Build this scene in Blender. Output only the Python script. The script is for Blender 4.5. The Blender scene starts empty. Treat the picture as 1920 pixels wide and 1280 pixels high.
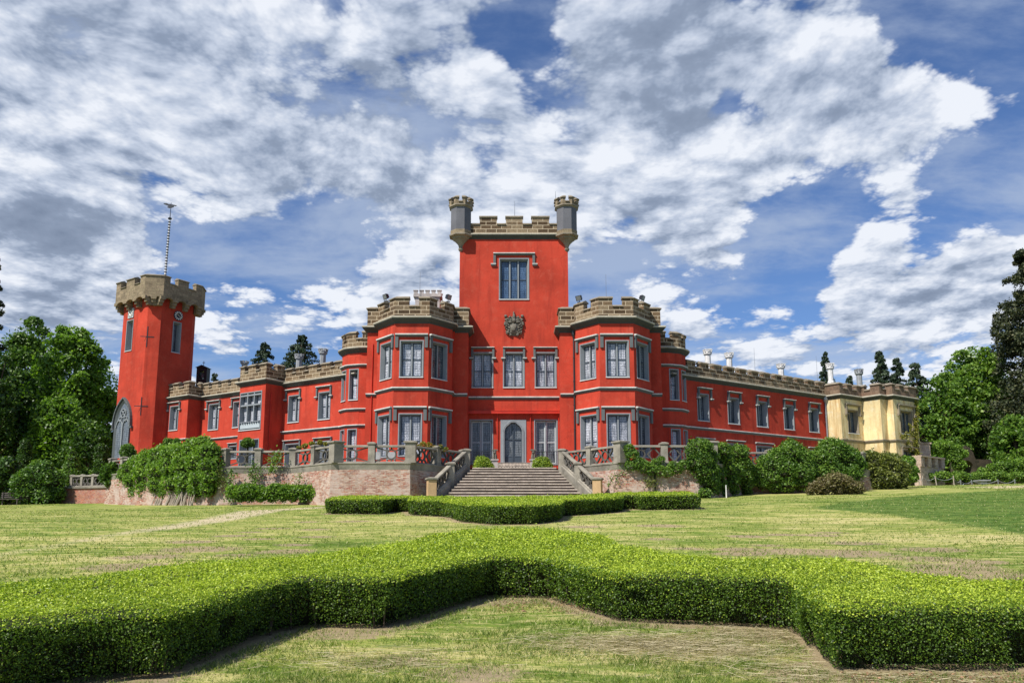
import bpy, math, random
import numpy as np
from mathutils import Vector
R = math.radians
sc = bpy.context.scene
rng = np.random.default_rng(7)
random.seed(7)

# ------------------------------------------------------------------ camera
EYE = 1.9
FPX, CY, T_ = 1450.0, 752.5, 0.1534          # focal length, principal row and pitch for a 1920 x 1280 frame
TH = math.atan(T_)
cam = bpy.data.cameras.new('camera'); camo = bpy.data.objects.new('camera', cam)
sc.collection.objects.link(camo); sc.camera = camo
camo.location = (0, 0, EYE); camo.rotation_euler = (R(90) + TH, 0, 0)
cam.sensor_width = 36; cam.lens = 36 * FPX / 1920; cam.shift_y = (CY - 640) / 1920
cam.clip_start = .1; cam.clip_end = 3000
sc.render.resolution_x, sc.render.resolution_y = 1024, 682

def ray(px, py):
    a = (px - 960) / FPX; b = (CY - py) / FPX
    return Vector((a, math.cos(TH) - b * math.sin(TH), math.sin(TH) + b * math.cos(TH)))
def at(px, py, Y):
    d = ray(px, py); return Vector((0, 0, EYE)) + d * (Y / d.y)

# ------------------------------------------------------------------ sun, sky, exposure
SUN_AZ, SUN_EL = 44, 50
sd = Vector((-math.sin(R(SUN_AZ)) * math.cos(R(SUN_EL)), -math.cos(R(SUN_AZ)) * math.cos(R(SUN_EL)), math.sin(R(SUN_EL))))
sun = bpy.data.lights.new('sun', 'SUN'); suno = bpy.data.objects.new('sun', sun)
sc.collection.objects.link(suno); suno.location = sd * 100
suno.rotation_euler = sd.to_track_quat('Z', 'Y').to_euler()
sun.energy = 5.0; sun.angle = R(.5); sun.color = (1, .95, .86)
sc.view_settings.view_transform = 'Standard'; sc.view_settings.look = 'None'
sc.view_settings.exposure = .36; sc.view_settings.gamma = 1

class NT:
    """short hand for node trees"""
    def __init__(s, tree):
        s.t = tree; tree.nodes.clear()
    def n(s, typ, **k):
        nd = s.t.nodes.new(typ)
        for a, v in k.items(): setattr(nd, a, v)
        return nd
    def put(s, sock, v):
        if hasattr(v, 'is_output') or isinstance(v, bpy.types.NodeSocket): s.t.links.new(v, sock)
        elif isinstance(v, (tuple, list)) and len(v) == 3 and sock.type == 'RGBA': sock.default_value = (*v, 1)
        else: sock.default_value = v
    def math(s, op, a, b=0, c=0, clamp=False):
        m = s.n('ShaderNodeMath', operation=op, use_clamp=clamp)
        s.put(m.inputs[0], a); s.put(m.inputs[1], b); s.put(m.inputs[2], c)
        return m.outputs[0]
    def vec(s, op, a, b=(0, 0, 0), c=None):
        m = s.n('ShaderNodeVectorMath', operation=op)
        s.put(m.inputs[0], a)
        if op == 'SCALE': s.put(m.inputs[3], b)
        else: s.put(m.inputs[1], b)
        if c is not None: s.put(m.inputs[2], c)
        return m.outputs[1] if op in ('DOT_PRODUCT', 'LENGTH') else m.outputs[0]
    def mix(s, f, a, b, mode='MIX'):
        m = s.n('ShaderNodeMix', data_type='RGBA', blend_type=mode)
        s.put(m.inputs[0], f); s.put(m.inputs[6], a); s.put(m.inputs[7], b)
        return m.outputs[2]
    def ramp(s, f, *stops):
        r = s.n('ShaderNodeValToRGB'); s.put(r.inputs[0], f)
        e = r.color_ramp.elements
        while len(e) < len(stops): e.new(.5)
        for el, (p, c) in zip(e, stops):
            el.position = p; el.color = (*(c if isinstance(c, (tuple, list)) else (c,) * 3), 1)
        return r.outputs[0]
    def noise(s, v, scale, detail=4, rough=.5, dist=0, out=0, dim='3D'):
        m = s.n('ShaderNodeTexNoise', noise_dimensions=dim)
        if v is not None: s.put(m.inputs['Vector'], v)
        m.inputs['Scale'].default_value = scale; m.inputs['Detail'].default_value = detail
        m.inputs['Roughness'].default_value = rough; m.inputs['Distortion'].default_value = dist
        return m.outputs[out]
    def rng(s, v, a, b, c=0, d=1):
        m = s.n('ShaderNodeMapRange', interpolation_type='SMOOTHSTEP'); s.put(m.inputs[0], v)
        for i, q in enumerate((a, b, c, d)): s.put(m.inputs[i + 1], q)
        return m.outputs[0]

w = bpy.data.worlds.new('World'); sc.world = w; w.use_nodes = True
w.cycles.sampling_method = 'MANUAL'; w.cycles.sample_map_resolution = 256
def build_sky():
    N = NT(w.node_tree)
    d = N.n('ShaderNodeTexCoord').outputs['Generated']
    d = N.vec('NORMALIZE', d)
    sky = N.n('ShaderNodeTexSky', sky_type='NISHITA'); sky.sun_disc = False
    sky.sun_elevation = R(SUN_EL); sky.sun_rotation = R(180 + SUN_AZ); sky.air_density = 1.0; sky.dust_density = .6; sky.ozone_density = 2.5
    blue = N.mix(1, sky.outputs[0], (.6, .74, .98), 'MULTIPLY')
    sp = N.n('ShaderNodeSeparateXYZ'); N.put(sp.inputs[0], d)
    z = N.math('MAXIMUM', sp.outputs[2], 0)
    inv = N.math('DIVIDE', 1, N.math('ADD', z, .16))
    p = N.vec('SCALE', d, inv)
    p = N.vec('MULTIPLY', p, (1, 1, 0))
    # wide areas of more or less cloud, each a soft spot round one direction
    def spots(lst):
        acc = None
        for px, py, size, amp in lst:
            q = ray(px, py).normalized(); k = 1 / (2 * (size / FPX) ** 2)
            dt = N.vec('DOT_PRODUCT', dw, tuple(q))
            e = N.math('EXPONENT', N.math('MULTIPLY', N.math('SUBTRACT', dt, 1), 2 * k))
            acc = N.math('MULTIPLY', e, amp) if acc is None else N.math('MULTIPLY_ADD', e, amp, acc)
        return acc
    wl = N.noise(d, 5.5, 4, .55, 0, 1)
    dw = N.vec('NORMALIZE', N.vec('ADD', d, N.vec('SCALE', N.vec('SUBTRACT', wl, (.5, .5, .5)), .1)))
    acc = spots(SPOTS_)
    dark = spots(DARKS_)
    warp = N.noise(p, 1.6, 3, .5, 0, 1, '2D')
    p2 = N.vec('MULTIPLY_ADD', warp, (.13, .13, 0), p)
    def dens(q, det=8):
        a = N.noise(q, 2.3, min(det, 8), .6, 0, 0, '2D')
        v = N.n('ShaderNodeTexVoronoi', feature='F1'); v.voronoi_dimensions = '2D'; N.put(v.inputs['Vector'], q)
        v.inputs['Scale'].default_value = 5.0; v.inputs['Detail'].default_value = min(det, 5) - 1; v.inputs['Roughness'].default_value = .57; v.inputs['Lacunarity'].default_value = 2.2
        a = N.math('MULTIPLY', N.math('SUBTRACT', a, .5), 1.5)
        return N.math('MULTIPLY_ADD', N.math('SUBTRACT', .42, v.outputs[0]), .62, a)
    n0 = dens(p2)
    n1 = dens(N.vec('ADD', N.vec('SCALE', p2, .972), (-.022, -.008, 0)))
    n2 = dens(N.vec('ADD', N.vec('SCALE', p2, .9), (-.07, -.02, 0)), 3)
    # the overcast part lies over the castle; unseen sky behind and overhead is cleared to lessen the fill light
    back = N.math('ADD', N.rng(sp.outputs[1], -.1, .45, .3, 0), N.rng(sp.outputs[2], .62, .8, 0, .25))
    tot = N.math('SUBTRACT', N.math('ADD', N.math('ADD', n0, acc), .6), back)
    cover = N.rng(tot, .32, .62)
    cover = N.math('MULTIPLY', cover, N.math('SUBTRACT', 1, N.math('MULTIPLY', N.rng(sp.outputs[2], .0, .06, 1, 0), .6)))
    thick = N.rng(tot, .6, 1.8)
    rel = N.math('MULTIPLY_ADD', N.math('SUBTRACT', n0, n1), .95, .79)
    rel = N.math('MULTIPLY_ADD', N.math('SUBTRACT', n0, n2), .42, rel)
    lit = N.math('SUBTRACT', rel, N.math('MULTIPLY', thick, .22))
    lit = N.math('SUBTRACT', lit, N.math('MULTIPLY', dark, .62))
    lit = N.math('MAXIMUM', lit, N.math('MULTIPLY_ADD', lit, .25, .16))
    col = N.ramp(lit, (0, CL[0]), (.3, CL[1]), (.62, CL[2]), (1.0, CL[3]))
    hz = N.rng(sp.outputs[2], .0, .22, 1, 0)
    blue = N.mix(N.math('MULTIPLY', hz, .55), blue, (3.4, 4.6, 6.3))
    wisp = N.math('MULTIPLY', N.rng(N.noise(N.vec('MULTIPLY', p2, (.8, 1.3, 1)), 2.2, 7, .6, .1, 0, '2D'), .36, .7), .72)
    blue = N.mix(wisp, blue, (3.5, 4.2, 5.5))
    out = N.mix(cover, blue, col)
    bg = N.n('ShaderNodeBackground'); N.put(bg.inputs[0], out); bg.inputs[1].default_value = .1
    o = N.n('ShaderNodeOutputWorld'); N.t.links.new(bg.outputs[0], o.inputs[0])
SPOTS_ = [(1620, 480, 130, -.3), (1850, 420, 80, -.15), (1400, 560, 80, -.15), (300, 340, 230, .12), (650, 330, 120, .12), (560, 165, 80, -.2), (650, 210, 80, -.2), (430, 225, 60, -.05), (720, 60, 60, .15), (1000, 200, 80, .12), (1350, 300, 200, .12), (560, 425, 55, -.6), (650, 430, 50, -.5), (430, 465, 55, -.6), (740, 440, 40, -.3), (200, 515, 25, -.3),
    (900, 315, 22, -.35), (1010, 70, 48, -.65), (1080, 175, 60, -.15), (1055, 270, 28, -.4), (1400, 225, 38, -.65), (1375, 180, 30, -.45), (1530, 110, 22, -.35), (1740, 35, 50, -.5), (1830, 15, 50, -.3), (1905, 130, 35, -.4),
    (1860, 265, 70, -.5), (1770, 330, 55, -.45), (1540, 390, 60, -.6), (1470, 440, 50, -.45), (1460, 510, 50, -.5), (1310, 560, 55, -.5), (1510, 545, 45, -.4), (1750, 430, 45, -.35), (1900, 400, 35, -.3), (1150, 490, 45, -.5), (1120, 555, 45, -.4),
    (870, 570, 50, -.2), (600, 560, 100, -.1), (300, 620, 60, -.15),
    (1250, 260, 130, .4), (1110, 330, 120, .4), (1330, 390, 100, .45), (1180, 500, 60, .35), (1600, 150, 110, .42), (1780, 160, 80, .4), (1480, 240, 90, .35), (700, 300, 90, .35), (860, 370, 90, .4), (560, 330, 80, .3), (200, 260, 190, .4), (350, 80, 110, .35),
    (90, 60, 120, .35), (930, 110, 50, .35), (790, 90, 40, .25), (1600, 490, 42, .85), (1830, 470, 50, .8), (1720, 562, 55, .6), (1610, 568, 35, .55), (1850, 545, 50, .4), (1690, 375, 38, .5), (1430, 615, 80, .5), (1300, 620, 50, .35), (770, 545, 55, .4), (650, 540, 50, .25),
    (60, 430, 90, .35), (120, 540, 70, .3), (1300, 40, 150, .45), (1150, 20, 90, .35), (1700, 640, 120, .3), (430, 520, 60, .15), (1640, 300, 70, .25)]
DARKS_ = [(1290, 50, 120, .55), (1160, 30, 70, .35), (1430, 70, 60, .3), (70, 480, 70, .45), (30, 400, 50, .3), (820, 350, 60, .3), (120, 90, 90, .3), (300, 130, 80, .2), (1270, 430, 70, .25), (570, 190, 110, .5), (700, 130, 80, .25), (1560, 620, 50, .2), (1700, 130, 60, .15), (1640, 230, 80, .2), (150, 600, 60, .25), (420, 200, 70, .2)]
CL = [(1.3, 1.7, 2.5), (2.5, 3.05, 4.1), (4.3, 4.85, 5.9), (6.7, 7.0, 7.6)]

# ------------------------------------------------------------------ scene tree helpers
C = sc.collection
ORI = {}
def tag(o, label=None, cat=None, group=None, kind=None):
    for k, v in (('label', label), ('category', cat), ('group', group), ('kind', kind)):
        if v: o[k] = v
    return o
def thing(name, label, cat, loc, group=None):
    o = bpy.data.objects.new(name, None); C.objects.link(o); o.location = loc; o.empty_display_size = .3
    ORI[o.name] = Vector(loc); return tag(o, label, cat, group)
def origin(parent):
    o = Vector((0, 0, 0))
    while parent is not None:
        if parent.name in ORI: o += ORI[parent.name]
        parent = parent.parent
    return o
class MB:
    def __init__(s): s.v = []; s.f = []; s.m = []
    def add(s, vs, fs, mi=0):
        k = len(s.v); s.v += [tuple(v) for v in vs]
        s.f += [tuple(i + k for i in f) for f in fs]; s.m += [mi] * len(fs)
    def build(s, name, mats, parent=None, smooth=False, at0=None):
        if not isinstance(mats, (list, tuple)): mats = [mats]
        me = bpy.data.meshes.new(name)
        org = origin(parent) if parent is not None else (Vector(at0) if at0 is not None else Vector((0, 0, 0)))
        V = np.array(s.v, dtype=float) if s.v else np.zeros((0, 3))
        me.from_pydata([tuple(p) for p in (V - np.array(org))], [], s.f)
        uv = me.uv_layers.new(name='UVMap').data
        k = 0
        for p in me.polygons:
            n = p.normal
            if abs(n.z) > .75: tx, ty = Vector((1, 0, 0)), Vector((0, 1, 0))
            else:
                tx = Vector((-n.y, n.x, 0)).normalized(); ty = Vector((0, 0, 1))
            for li in p.loop_indices:
                q = Vector(s.v[me.loops[li].vertex_index])
                uv[li].uv = (q.dot(tx), q.dot(ty))
        for m in mats: me.materials.append(m)
        if len(mats) > 1: me.polygons.foreach_set('material_index', s.m)
        if smooth: me.polygons.foreach_set('use_smooth', [True] * len(s.f))
        o = bpy.data.objects.new(name, me); C.objects.link(o)
        if parent is not None: o.parent = parent
        elif at0 is not None: o.location = at0; ORI[o.name] = Vector(at0)
        return o
    def box(s, x0, x1, y0, y1, z0, z1, mi=0):
        s.add([(x, y, z) for z in (z0, z1) for y in (y0, y1) for x in (x0, x1)],
              [(0, 2, 3, 1), (4, 5, 7, 6), (0, 1, 5, 4), (2, 6, 7, 3), (0, 4, 6, 2), (1, 3, 7, 5)], mi)
    def prism(s, pts, z0, z1, mi=0, top=True, bottom=True):
        """pts clockwise or not: a vertical prism over a plan polygon"""
        n = len(pts); a = sum(pts[i][0] * pts[(i + 1) % n][1] - pts[(i + 1) % n][0] * pts[i][1] for i in range(n))
        if a < 0: pts = pts[::-1]
        z0s = z0 if isinstance(z0, (list, tuple)) else [z0] * n
        vs = [(p[0], p[1], z0s[i]) for i, p in enumerate(pts)] + [(p[0], p[1], z1) for p in pts]
        fs = [(i, (i + 1) % n, n + (i + 1) % n, n + i) for i in range(n)]
        if top: fs.append(tuple(range(n, 2 * n)))
        if bottom: fs.append(tuple(range(n))[::-1])
        s.add(vs, fs, mi)
    def lathe(s, cx, cy, prof, n=16, mi=0, phase=0):
        vs = []; fs = []
        for (r, z) in prof:
            for k in range(n):
                a = phase + 2 * math.pi * k / n
                vs.append((cx + r * math.cos(a), cy + r * math.sin(a), z))
        for i in range(len(prof) - 1):
            for k in range(n):
                a, b = i * n + k, i * n + (k + 1) % n
                fs.append((a, b, b + n, a + n))
        fs.append(tuple(range(n))[::-1]); fs.append(tuple(range((len(prof) - 1) * n, len(prof) * n)))
        s.add(vs, fs, mi)
    def tube(s, pts, r, n=6, mi=0):
        """pts: 3d points, r: number or list"""
        pts = [Vector(p) for p in pts]; rs = r if isinstance(r, (list, tuple)) else [r] * len(pts)
        vs = []; fs = []; up = Vector((0, 0, 1))
        for i, p in enumerate(pts):
            d = (pts[min(i + 1, len(pts) - 1)] - pts[max(i - 1, 0)]).normalized()
            a = d.cross(up)
            if a.length < .05: a = d.cross(Vector((0, 1, 0)))
            a.normalize(); b = d.cross(a).normalized()
            for k in range(n):
                t = 2 * math.pi * k / n
                vs.append(p + (a * math.cos(t) + b * math.sin(t)) * rs[i])
        for i in range(len(pts) - 1):
            for k in range(n):
                x, y = i * n + k, i * n + (k + 1) % n
                fs.append((x, x + n, y + n, y))
        fs.append(tuple(range(n))); fs.append(tuple(range((len(pts) - 1) * n, len(pts) * n))[::-1])
        s.add(vs, fs, mi)
    def sweep(s, poly, profile, a=None, b=None, closed=False, mi=0):
        """profile [(d,z)] swept along the plan polyline (outer side = its right hand side when walking), mitred"""
        P = [Vector((p[0], p[1])) for p in poly]; n = len(P); segs = n if closed else n - 1
        D = [(P[(i + 1) % n] - P[i]) for i in range(segs)]
        L = [d.length for d in D]; D = [d.normalized() for d in D]
        NO = [Vector((d.y, -d.x)) for d in D]
        def miter(i):
            if closed: p, q = NO[(i - 1) % segs], NO[i % segs]
            elif i == 0: return NO[0]
            elif i >= segs: return NO[-1]
            else: p, q = NO[i - 1], NO[i]
            m = (p + q)
            if m.length < 1e-4: return p
            m.normalize(); return m / max(.35, m.dot(p))
        tot = sum(L); a = 0 if a is None else a; b = tot if b is None else b
        stations = []; acc = 0
        for i in range(segs):
            s0, s1 = acc, acc + L[i]
            if s1 > a + 1e-6 and s0 < b - 1e-6:
                lo, hi = max(a, s0), min(b, s1)
                stations.append((P[i] + D[i] * (lo - s0), miter(i) if lo - s0 < 1e-6 and (closed or i > 0) and (a < s0 - 1e-6 or (closed and b - a > tot - 1e-6)) else (NO[i]), False))
                stations.append((P[i] + D[i] * (hi - s0), miter(i + 1) if s1 - hi < 1e-6 and (closed or i < segs - 1) and (b > s1 + 1e-6 or (closed and b - a > tot - 1e-6)) else NO[i], True))
            acc = s1
        k = len(profile); vs = []; fs = []
        for (p, m, e) in stations:
            for (dd, z) in profile: vs.append((p.x + m.x * dd, p.y + m.y * dd, z))
        for i in range(0, len(stations), 2):
            A, B = i * k, (i + 1) * k
            for j in range(k):
                j2 = (j + 1) % k
                fs.append((A + j, B + j, B + j2, A + j2))
        if not (closed and b - a > tot - 1e-6):
            fs.append(tuple(range(k))); fs.append(tuple(range((len(stations) - 1) * k, len(stations) * k))[::-1])
        s.add(vs, fs, mi)
def plen(poly, closed=False):
    n = len(poly); return sum(math.dist(poly[i][:2], poly[(i + 1) % n][:2]) for i in range(n if closed else n - 1))

class Wall:
    """a vertical plane: o = left end as seen from outside, a = unit direction to the right, n = outward normal"""
    def __init__(s, p, q):
        s.o = Vector((p[0], p[1])); d = Vector((q[0], q[1])) - s.o; s.L = d.length; s.a = d.normalized(); s.n = Vector((s.a.y, -s.a.x))
    def P(s, u, z, d=0): 
        q = s.o + s.a * u + s.n * d; return (q.x, q.y, z)
    def uz(s, px, py):
        r = ray(px, py); o = Vector((0, 0, EYE))
        den = r.x * s.n.x + r.y * s.n.y
        t = (s.o.x * s.n.x + s.o.y * s.n.y) / den
        p = o + r * t
        return (Vector((p.x, p.y)) - s.o).dot(s.a), p.z
    def rect(s, x0, x1, y0, y1):
        xm, ym = (x0 + x1) / 2, (y0 + y1) / 2
        return [s.uz(x0, ym)[0], s.uz(x1, ym)[0], s.uz(xm, y1)[1], s.uz(xm, y0)[1]]
def wbox(mb, W, u0, u1, z0, z1, d0, d1, mi=0):
    vs = [W.P(u, z, d) for z in (z0, z1) for d in (d0, d1) for u in (u0, u1)]
    mb.add(vs, [(0, 1, 3, 2), (4, 6, 7, 5), (0, 4, 5, 1), (2, 3, 7, 6), (0, 2, 6, 4), (1, 5, 7, 3)], mi)
def facade(mb, W, z0, z1, holes=(), u0=0, u1=None, mi=0):
    u1 = W.L if u1 is None else u1
    us = sorted({round(x, 5) for x in [u0, u1] + [h[0] for h in holes] + [h[1] for h in holes] if u0 <= x <= u1})
    zs = sorted({round(x, 5) for x in [z0, z1] + [h[2] for h in holes] + [h[3] for h in holes] if z0 <= x <= z1})
    for i in range(len(us) - 1):
        for j in range(len(zs) - 1):
            um, zm = (us[i] + us[i + 1]) / 2, (zs[j] + zs[j + 1]) / 2
            if any(h[0] < um < h[1] and h[2] < zm < h[3] for h in holes): continue
            mb.add([W.P(us[i], zs[j]), W.P(us[i + 1], zs[j]), W.P(us[i + 1], zs[j + 1]), W.P(us[i], zs[j + 1])], [(0, 1, 2, 3)], mi)

# ------------------------------------------------------------------ materials
def newmat(name):
    m = bpy.data.materials.new(name); m.use_nodes = True; return m, NT(m.node_tree)
def finish(N, col, rough=.85, bump=None, bstr=.3, bdist=.02, spec=.3, metal=0, normal=None):
    b = N.n('ShaderNodeBsdfPrincipled'); N.put(b.inputs['Base Color'], col); N.put(b.inputs['Roughness'], rough)
    b.inputs['Specular IOR Level'].default_value = spec; b.inputs['Metallic'].default_value = metal
    if bump is not None:
        k = N.n('ShaderNodeBump'); k.inputs['Strength'].default_value = bstr; k.inputs['Distance'].default_value = bdist
        N.put(k.inputs['Height'], bump); N.put(b.inputs['Normal'], k.outputs[0])
    o = N.n('ShaderNodeOutputMaterial'); N.t.links.new(b.outputs[0], o.inputs[0])
def geo(N): return N.n('ShaderNodeNewGeometry').outputs['Position']
def scl(c, k): return tuple(min(1, x * k) for x in c)
def plain(name, c, rough=.85, lo=.75, hi=1.2, scale=1.5, bstr=.25, spec=.3, metal=0, fine=18, bdist=.01, c2=None):
    m, N = newmat(name); p = geo(N)
    a = N.noise(p, scale, 5, .6); b = N.noise(p, fine, 3, .6)
    col = N.ramp(a, (.3, scl(c, lo)), (.7, scl(c2 or c, hi)))
    col = N.mix(.3, col, N.ramp(b, (.3, scl(c, .6)), (.7, scl(c, 1.3))))
    finish(N, col, rough, b, bstr, bdist, spec, metal); return m
def plaster(name, c, streak, stains=.25, lo_=.48, hi_=.72):
    m, N = newmat(name); p = geo(N)
    a = N.noise(p, .35, 5, .6, .3)
    s = N.noise(N.vec('MULTIPLY', p, (1.6, 1.6, .16)), 1.3, 5, .65)
    f = N.noise(p, 9, 4, .6)
    col = N.ramp(a, (.32, scl(c, .7)), (.68, scl(c, 1.14)))
    wb = N.noise(p, 1.7, 6, .7, .6)
    col = N.mix(N.math('MULTIPLY', N.rng(wb, .5, .75), .32), col, scl((c[0], c[1] * 2.6, c[2] * 3.0), 1.08))
    ck = N.n('ShaderNodeTexVoronoi', feature='DISTANCE_TO_EDGE'); N.put(ck.inputs['Vector'], N.vec('MULTIPLY_ADD', N.noise(p, 2.5, 3, .6, 0, 1), (.5, .5, .5), p)); ck.inputs['Scale'].default_value = .42
    col = N.mix(N.math('MULTIPLY', N.math('MULTIPLY', N.rng(ck.outputs[0], .002, .008, 1, 0), N.rng(a, .5, .6)), .5), col, scl(c, .45))
    col = N.mix(N.math('MULTIPLY', N.rng(s, lo_, hi_), stains), col, streak)
    col = N.mix(.12, col, N.ramp(f, (.35, scl(c, .6)), (.65, scl(c, 1.35))))
    wv = N.noise(N.vec('MULTIPLY', p, (.4, .4, 2.2)), 1.0, 3, .5)
    h = N.math('MULTIPLY_ADD', wv, 1.6, f)
    finish(N, col, .9, h, .28, .02, .15); return m
def blocks(name, cols, mortar, bw, bh, ms=.018, dirt=(.05, .04, .03), dirtk=.45, jig=.012, white=0, bstr=.6):
    """masonry laid out in metres on the face's own plane; the noise moves every joint a little"""
    m, N = newmat(name); uv = N.n('ShaderNodeUVMap').outputs[0]; p = geo(N)
    w_ = N.noise(p, 3.1, 2, .5, 0, 1)
    uv2 = N.vec('MULTIPLY_ADD', w_, (jig * 2, jig * 2, 0), uv)
    b = N.n('ShaderNodeTexBrick'); N.put(b.inputs['Vector'], uv2)
    b.inputs['Scale'].default_value = 1; b.inputs['Brick Width'].default_value = bw; b.inputs['Row Height'].default_value = bh
    b.inputs['Mortar Size'].default_value = ms; b.inputs['Mortar Smooth'].default_value = .3; b.inputs['Bias'].default_value = 0
    b.inputs['Color1'].default_value = (0, 0, 0, 1); b.inputs['Color2'].default_value = (1, 1, 1, 1); b.inputs['Mortar'].default_value = (.5, .5, .5, 1)
    n = len(cols)
    c = N.ramp(b.outputs[0], *[((i + .5) / n, q) for i, q in enumerate(cols)])
    f = N.noise(p, 6, 6, .7); g = N.noise(p, .8, 4, .6)
    c = N.mix(1, c, N.ramp(f, (.25, .55), (.75, 1.45)), 'MULTIPLY')
    c = N.mix(N.math('MULTIPLY', N.rng(g, .45, .8), dirtk), c, dirt)
    mk = b.outputs[1]
    if white:
        wn = N.noise(p, .9, 6, .65, .4); wf = N.noise(N.vec('MULTIPLY', p, (1, 1, 1.5)), 5, 5, .7)
        c = N.mix(N.math('MULTIPLY', N.rng(N.math('MULTIPLY_ADD', wf, .5, wn), .68, .88), white), c, (.52, .42, .36))
        mk = N.math('MULTIPLY', mk, N.rng(wf, .35, .6, .4, 1))
    c = N.mix(mk, c, mortar)
    h = N.math('MULTIPLY_ADD', b.outputs[1], -1.0, N.math('MULTIPLY', f, .8))
    finish(N, c, .93, h, bstr, .025, .2); return m
def lace(name, pane, lacec, lead, glass=.12):
    """glass with a white lace curtain close behind it and thin leading"""
    m, N = newmat(name); uv = N.n('ShaderNodeUVMap').outputs[0]; p = geo(N)
    v = N.n('ShaderNodeTexVoronoi', feature='DISTANCE_TO_EDGE'); N.put(v.inputs['Vector'], N.vec('MULTIPLY', uv, (1.0, .72, 1))); v.inputs['Scale'].default_value = 7.5; v.inputs['Randomness'].default_value = .25
    v2 = N.n('ShaderNodeTexVoronoi'); N.put(v2.inputs['Vector'], uv); v2.inputs['Scale'].default_value = 15; v2.inputs['Randomness'].default_value = .6
    folds = N.noise(N.vec('MULTIPLY', uv, (1, .07, 1)), 9, 3, .6)
    base = N.mix(N.rng(folds, .3, .52), pane, lacec)
    base = N.mix(N.math('MULTIPLY', N.rng(v2.outputs[0], .25, .55), .5), base, pane)
    low = N.noise(p, .55, 2, .5)
    oi = N.n('ShaderNodeObjectInfo').outputs['Random']
    low = N.math('MULTIPLY_ADD', N.math('SUBTRACT', oi, .5), .34, low)
    base = N.mix(N.rng(low, .36, .56), N.mix(.4, base, pane), base)
    base = N.mix(N.rng(v.outputs[0], .035, .075, 1, 0), base, lead)
    finish(N, base, glass, N.noise(uv, 2.2, 2, .5), .05, .02, .5); return m
RED = plaster('red_plaster', (.47, .053, .029), (.22, .026, .018), .6)
REDDARK = plaster('weathered_red_plaster', (.52, .035, .018), (.3, .03, .02), .5)
YEL = plaster('yellow_plaster', (.74, .6, .33), (.38, .22, .08), .85, .42, .68)
STONE = blocks('sandstone_blocks', [(.075, .048, .027), (.15, .098, .055), (.2, .145, .09), (.105, .07, .042), (.23, .17, .105)], (.5, .41, .29), .84, .32, .024, dirtk=.3)
STONE2 = blocks('clock_tower_sandstone', [(.2, .155, .1), (.28, .215, .14), (.24, .19, .12)], (.2, .16, .11), .7, .3, .012, dirtk=.5)
STONE3 = blocks('weathered_brown_stone', [(.17, .11, .075), (.23, .16, .11), (.13, .09, .06)], (.19, .14, .1), .8, .34, .012, dirtk=.5)
BRICK = blocks('old_brick', [(.3, .085, .05), (.4, .2, .13), (.26, .12, .09), (.42, .27, .2), (.5, .36, .28)], (.46, .38, .32), .27, .082, .014, white=.75, jig=.02, dirtk=.35, dirt=(.09, .075, .05), bstr=.8)
BRICK2 = blocks('red_brick', [(.36, .1, .06), (.4, .17, .1), (.3, .1, .08)], (.4, .32, .26), .27, .082, .012, white=.3, jig=.015, dirtk=.2)
CAP = plain('stone_coping', (.25, .21, .155), scale=2.5, lo=.6, hi=1.25, bstr=.5)
TRIM = plain('grey_painted_trim', (.105, .12, .12), scale=1.2, lo=.85, hi=1.15, rough=.7, bstr=.12)  # grey trim, darkened so moulding undercuts carry shade in their colour
CAVT = plain('cavetto_shade', (.055, .065, .06), scale=1.2, lo=.8, hi=1.2, rough=.7, bstr=.12)  # shade under the cornices, put into a near-black colour
LIP = plain('sunlit_moulding_edge', (.62, .62, .57), scale=1.6, lo=.5, hi=1.1, rough=.8, bstr=.2)  # same trim made pale: sunlight on the lips put into the colour
FRAME = plain('grey_window_stone', (.24, .26, .275), scale=1.4, lo=.85, hi=1.1, rough=.6, bstr=.08)
DARK = plain('dark_painted_metal', (.018, .02, .024), rough=.45, scale=3, bstr=.1, spec=.5)
MET = plain('grey_metal', (.25, .26, .27), rough=.4, scale=6, bstr=.1, spec=.5, metal=.4)
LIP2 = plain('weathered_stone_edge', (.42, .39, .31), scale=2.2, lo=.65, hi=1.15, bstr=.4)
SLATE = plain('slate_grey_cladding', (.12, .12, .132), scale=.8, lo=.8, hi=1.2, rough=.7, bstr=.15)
WOODL = plain('weathered_wood', (.35, .3, .24), scale=5, bstr=.3)
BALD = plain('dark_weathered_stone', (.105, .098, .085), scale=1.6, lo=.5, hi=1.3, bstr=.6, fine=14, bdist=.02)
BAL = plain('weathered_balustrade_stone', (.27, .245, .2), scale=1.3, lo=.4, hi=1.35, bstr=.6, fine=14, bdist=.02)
NEWEL = plain('new_sandstone', (.5, .33, .18), scale=2.0, lo=.75, hi=1.1, bstr=.3)
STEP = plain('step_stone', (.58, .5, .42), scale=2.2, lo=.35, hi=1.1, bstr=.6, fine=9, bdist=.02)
STEPD = plain('shaded_riser_stone', (.11, .085, .07), scale=1.6, lo=.5, hi=1.3, bstr=.6, fine=9, bdist=.02)  # darker than the treads: shade below the nosings put into the colour
WHITE = plain('white_render', (.72, .7, .68), scale=2.5, lo=.6, hi=1.05, bstr=.4)
PINKST = plain('pale_pink_stone', (.44, .39, .36), scale=2.5, lo=.55, hi=1.15, bstr=.5)
GREYST = plain('grey_chimney_stone', (.3, .31, .32), scale=2.5, lo=.6, hi=1.15, bstr=.5)
DARKST = blocks('tree_shaded_stone', [(.05, .045, .03), (.075, .06, .042), (.035, .035, .022)], (.06, .05, .04), .6, .3, .012, dirtk=.5)  # gateway stone with the shade of trees painted into its colour
RUIN = blocks('ruined_pink_stone', [(.4, .28, .22), (.5, .38, .3), (.3, .22, .17)], (.45, .38, .3), .5, .22, .015, white=.3, dirtk=.5)
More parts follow.
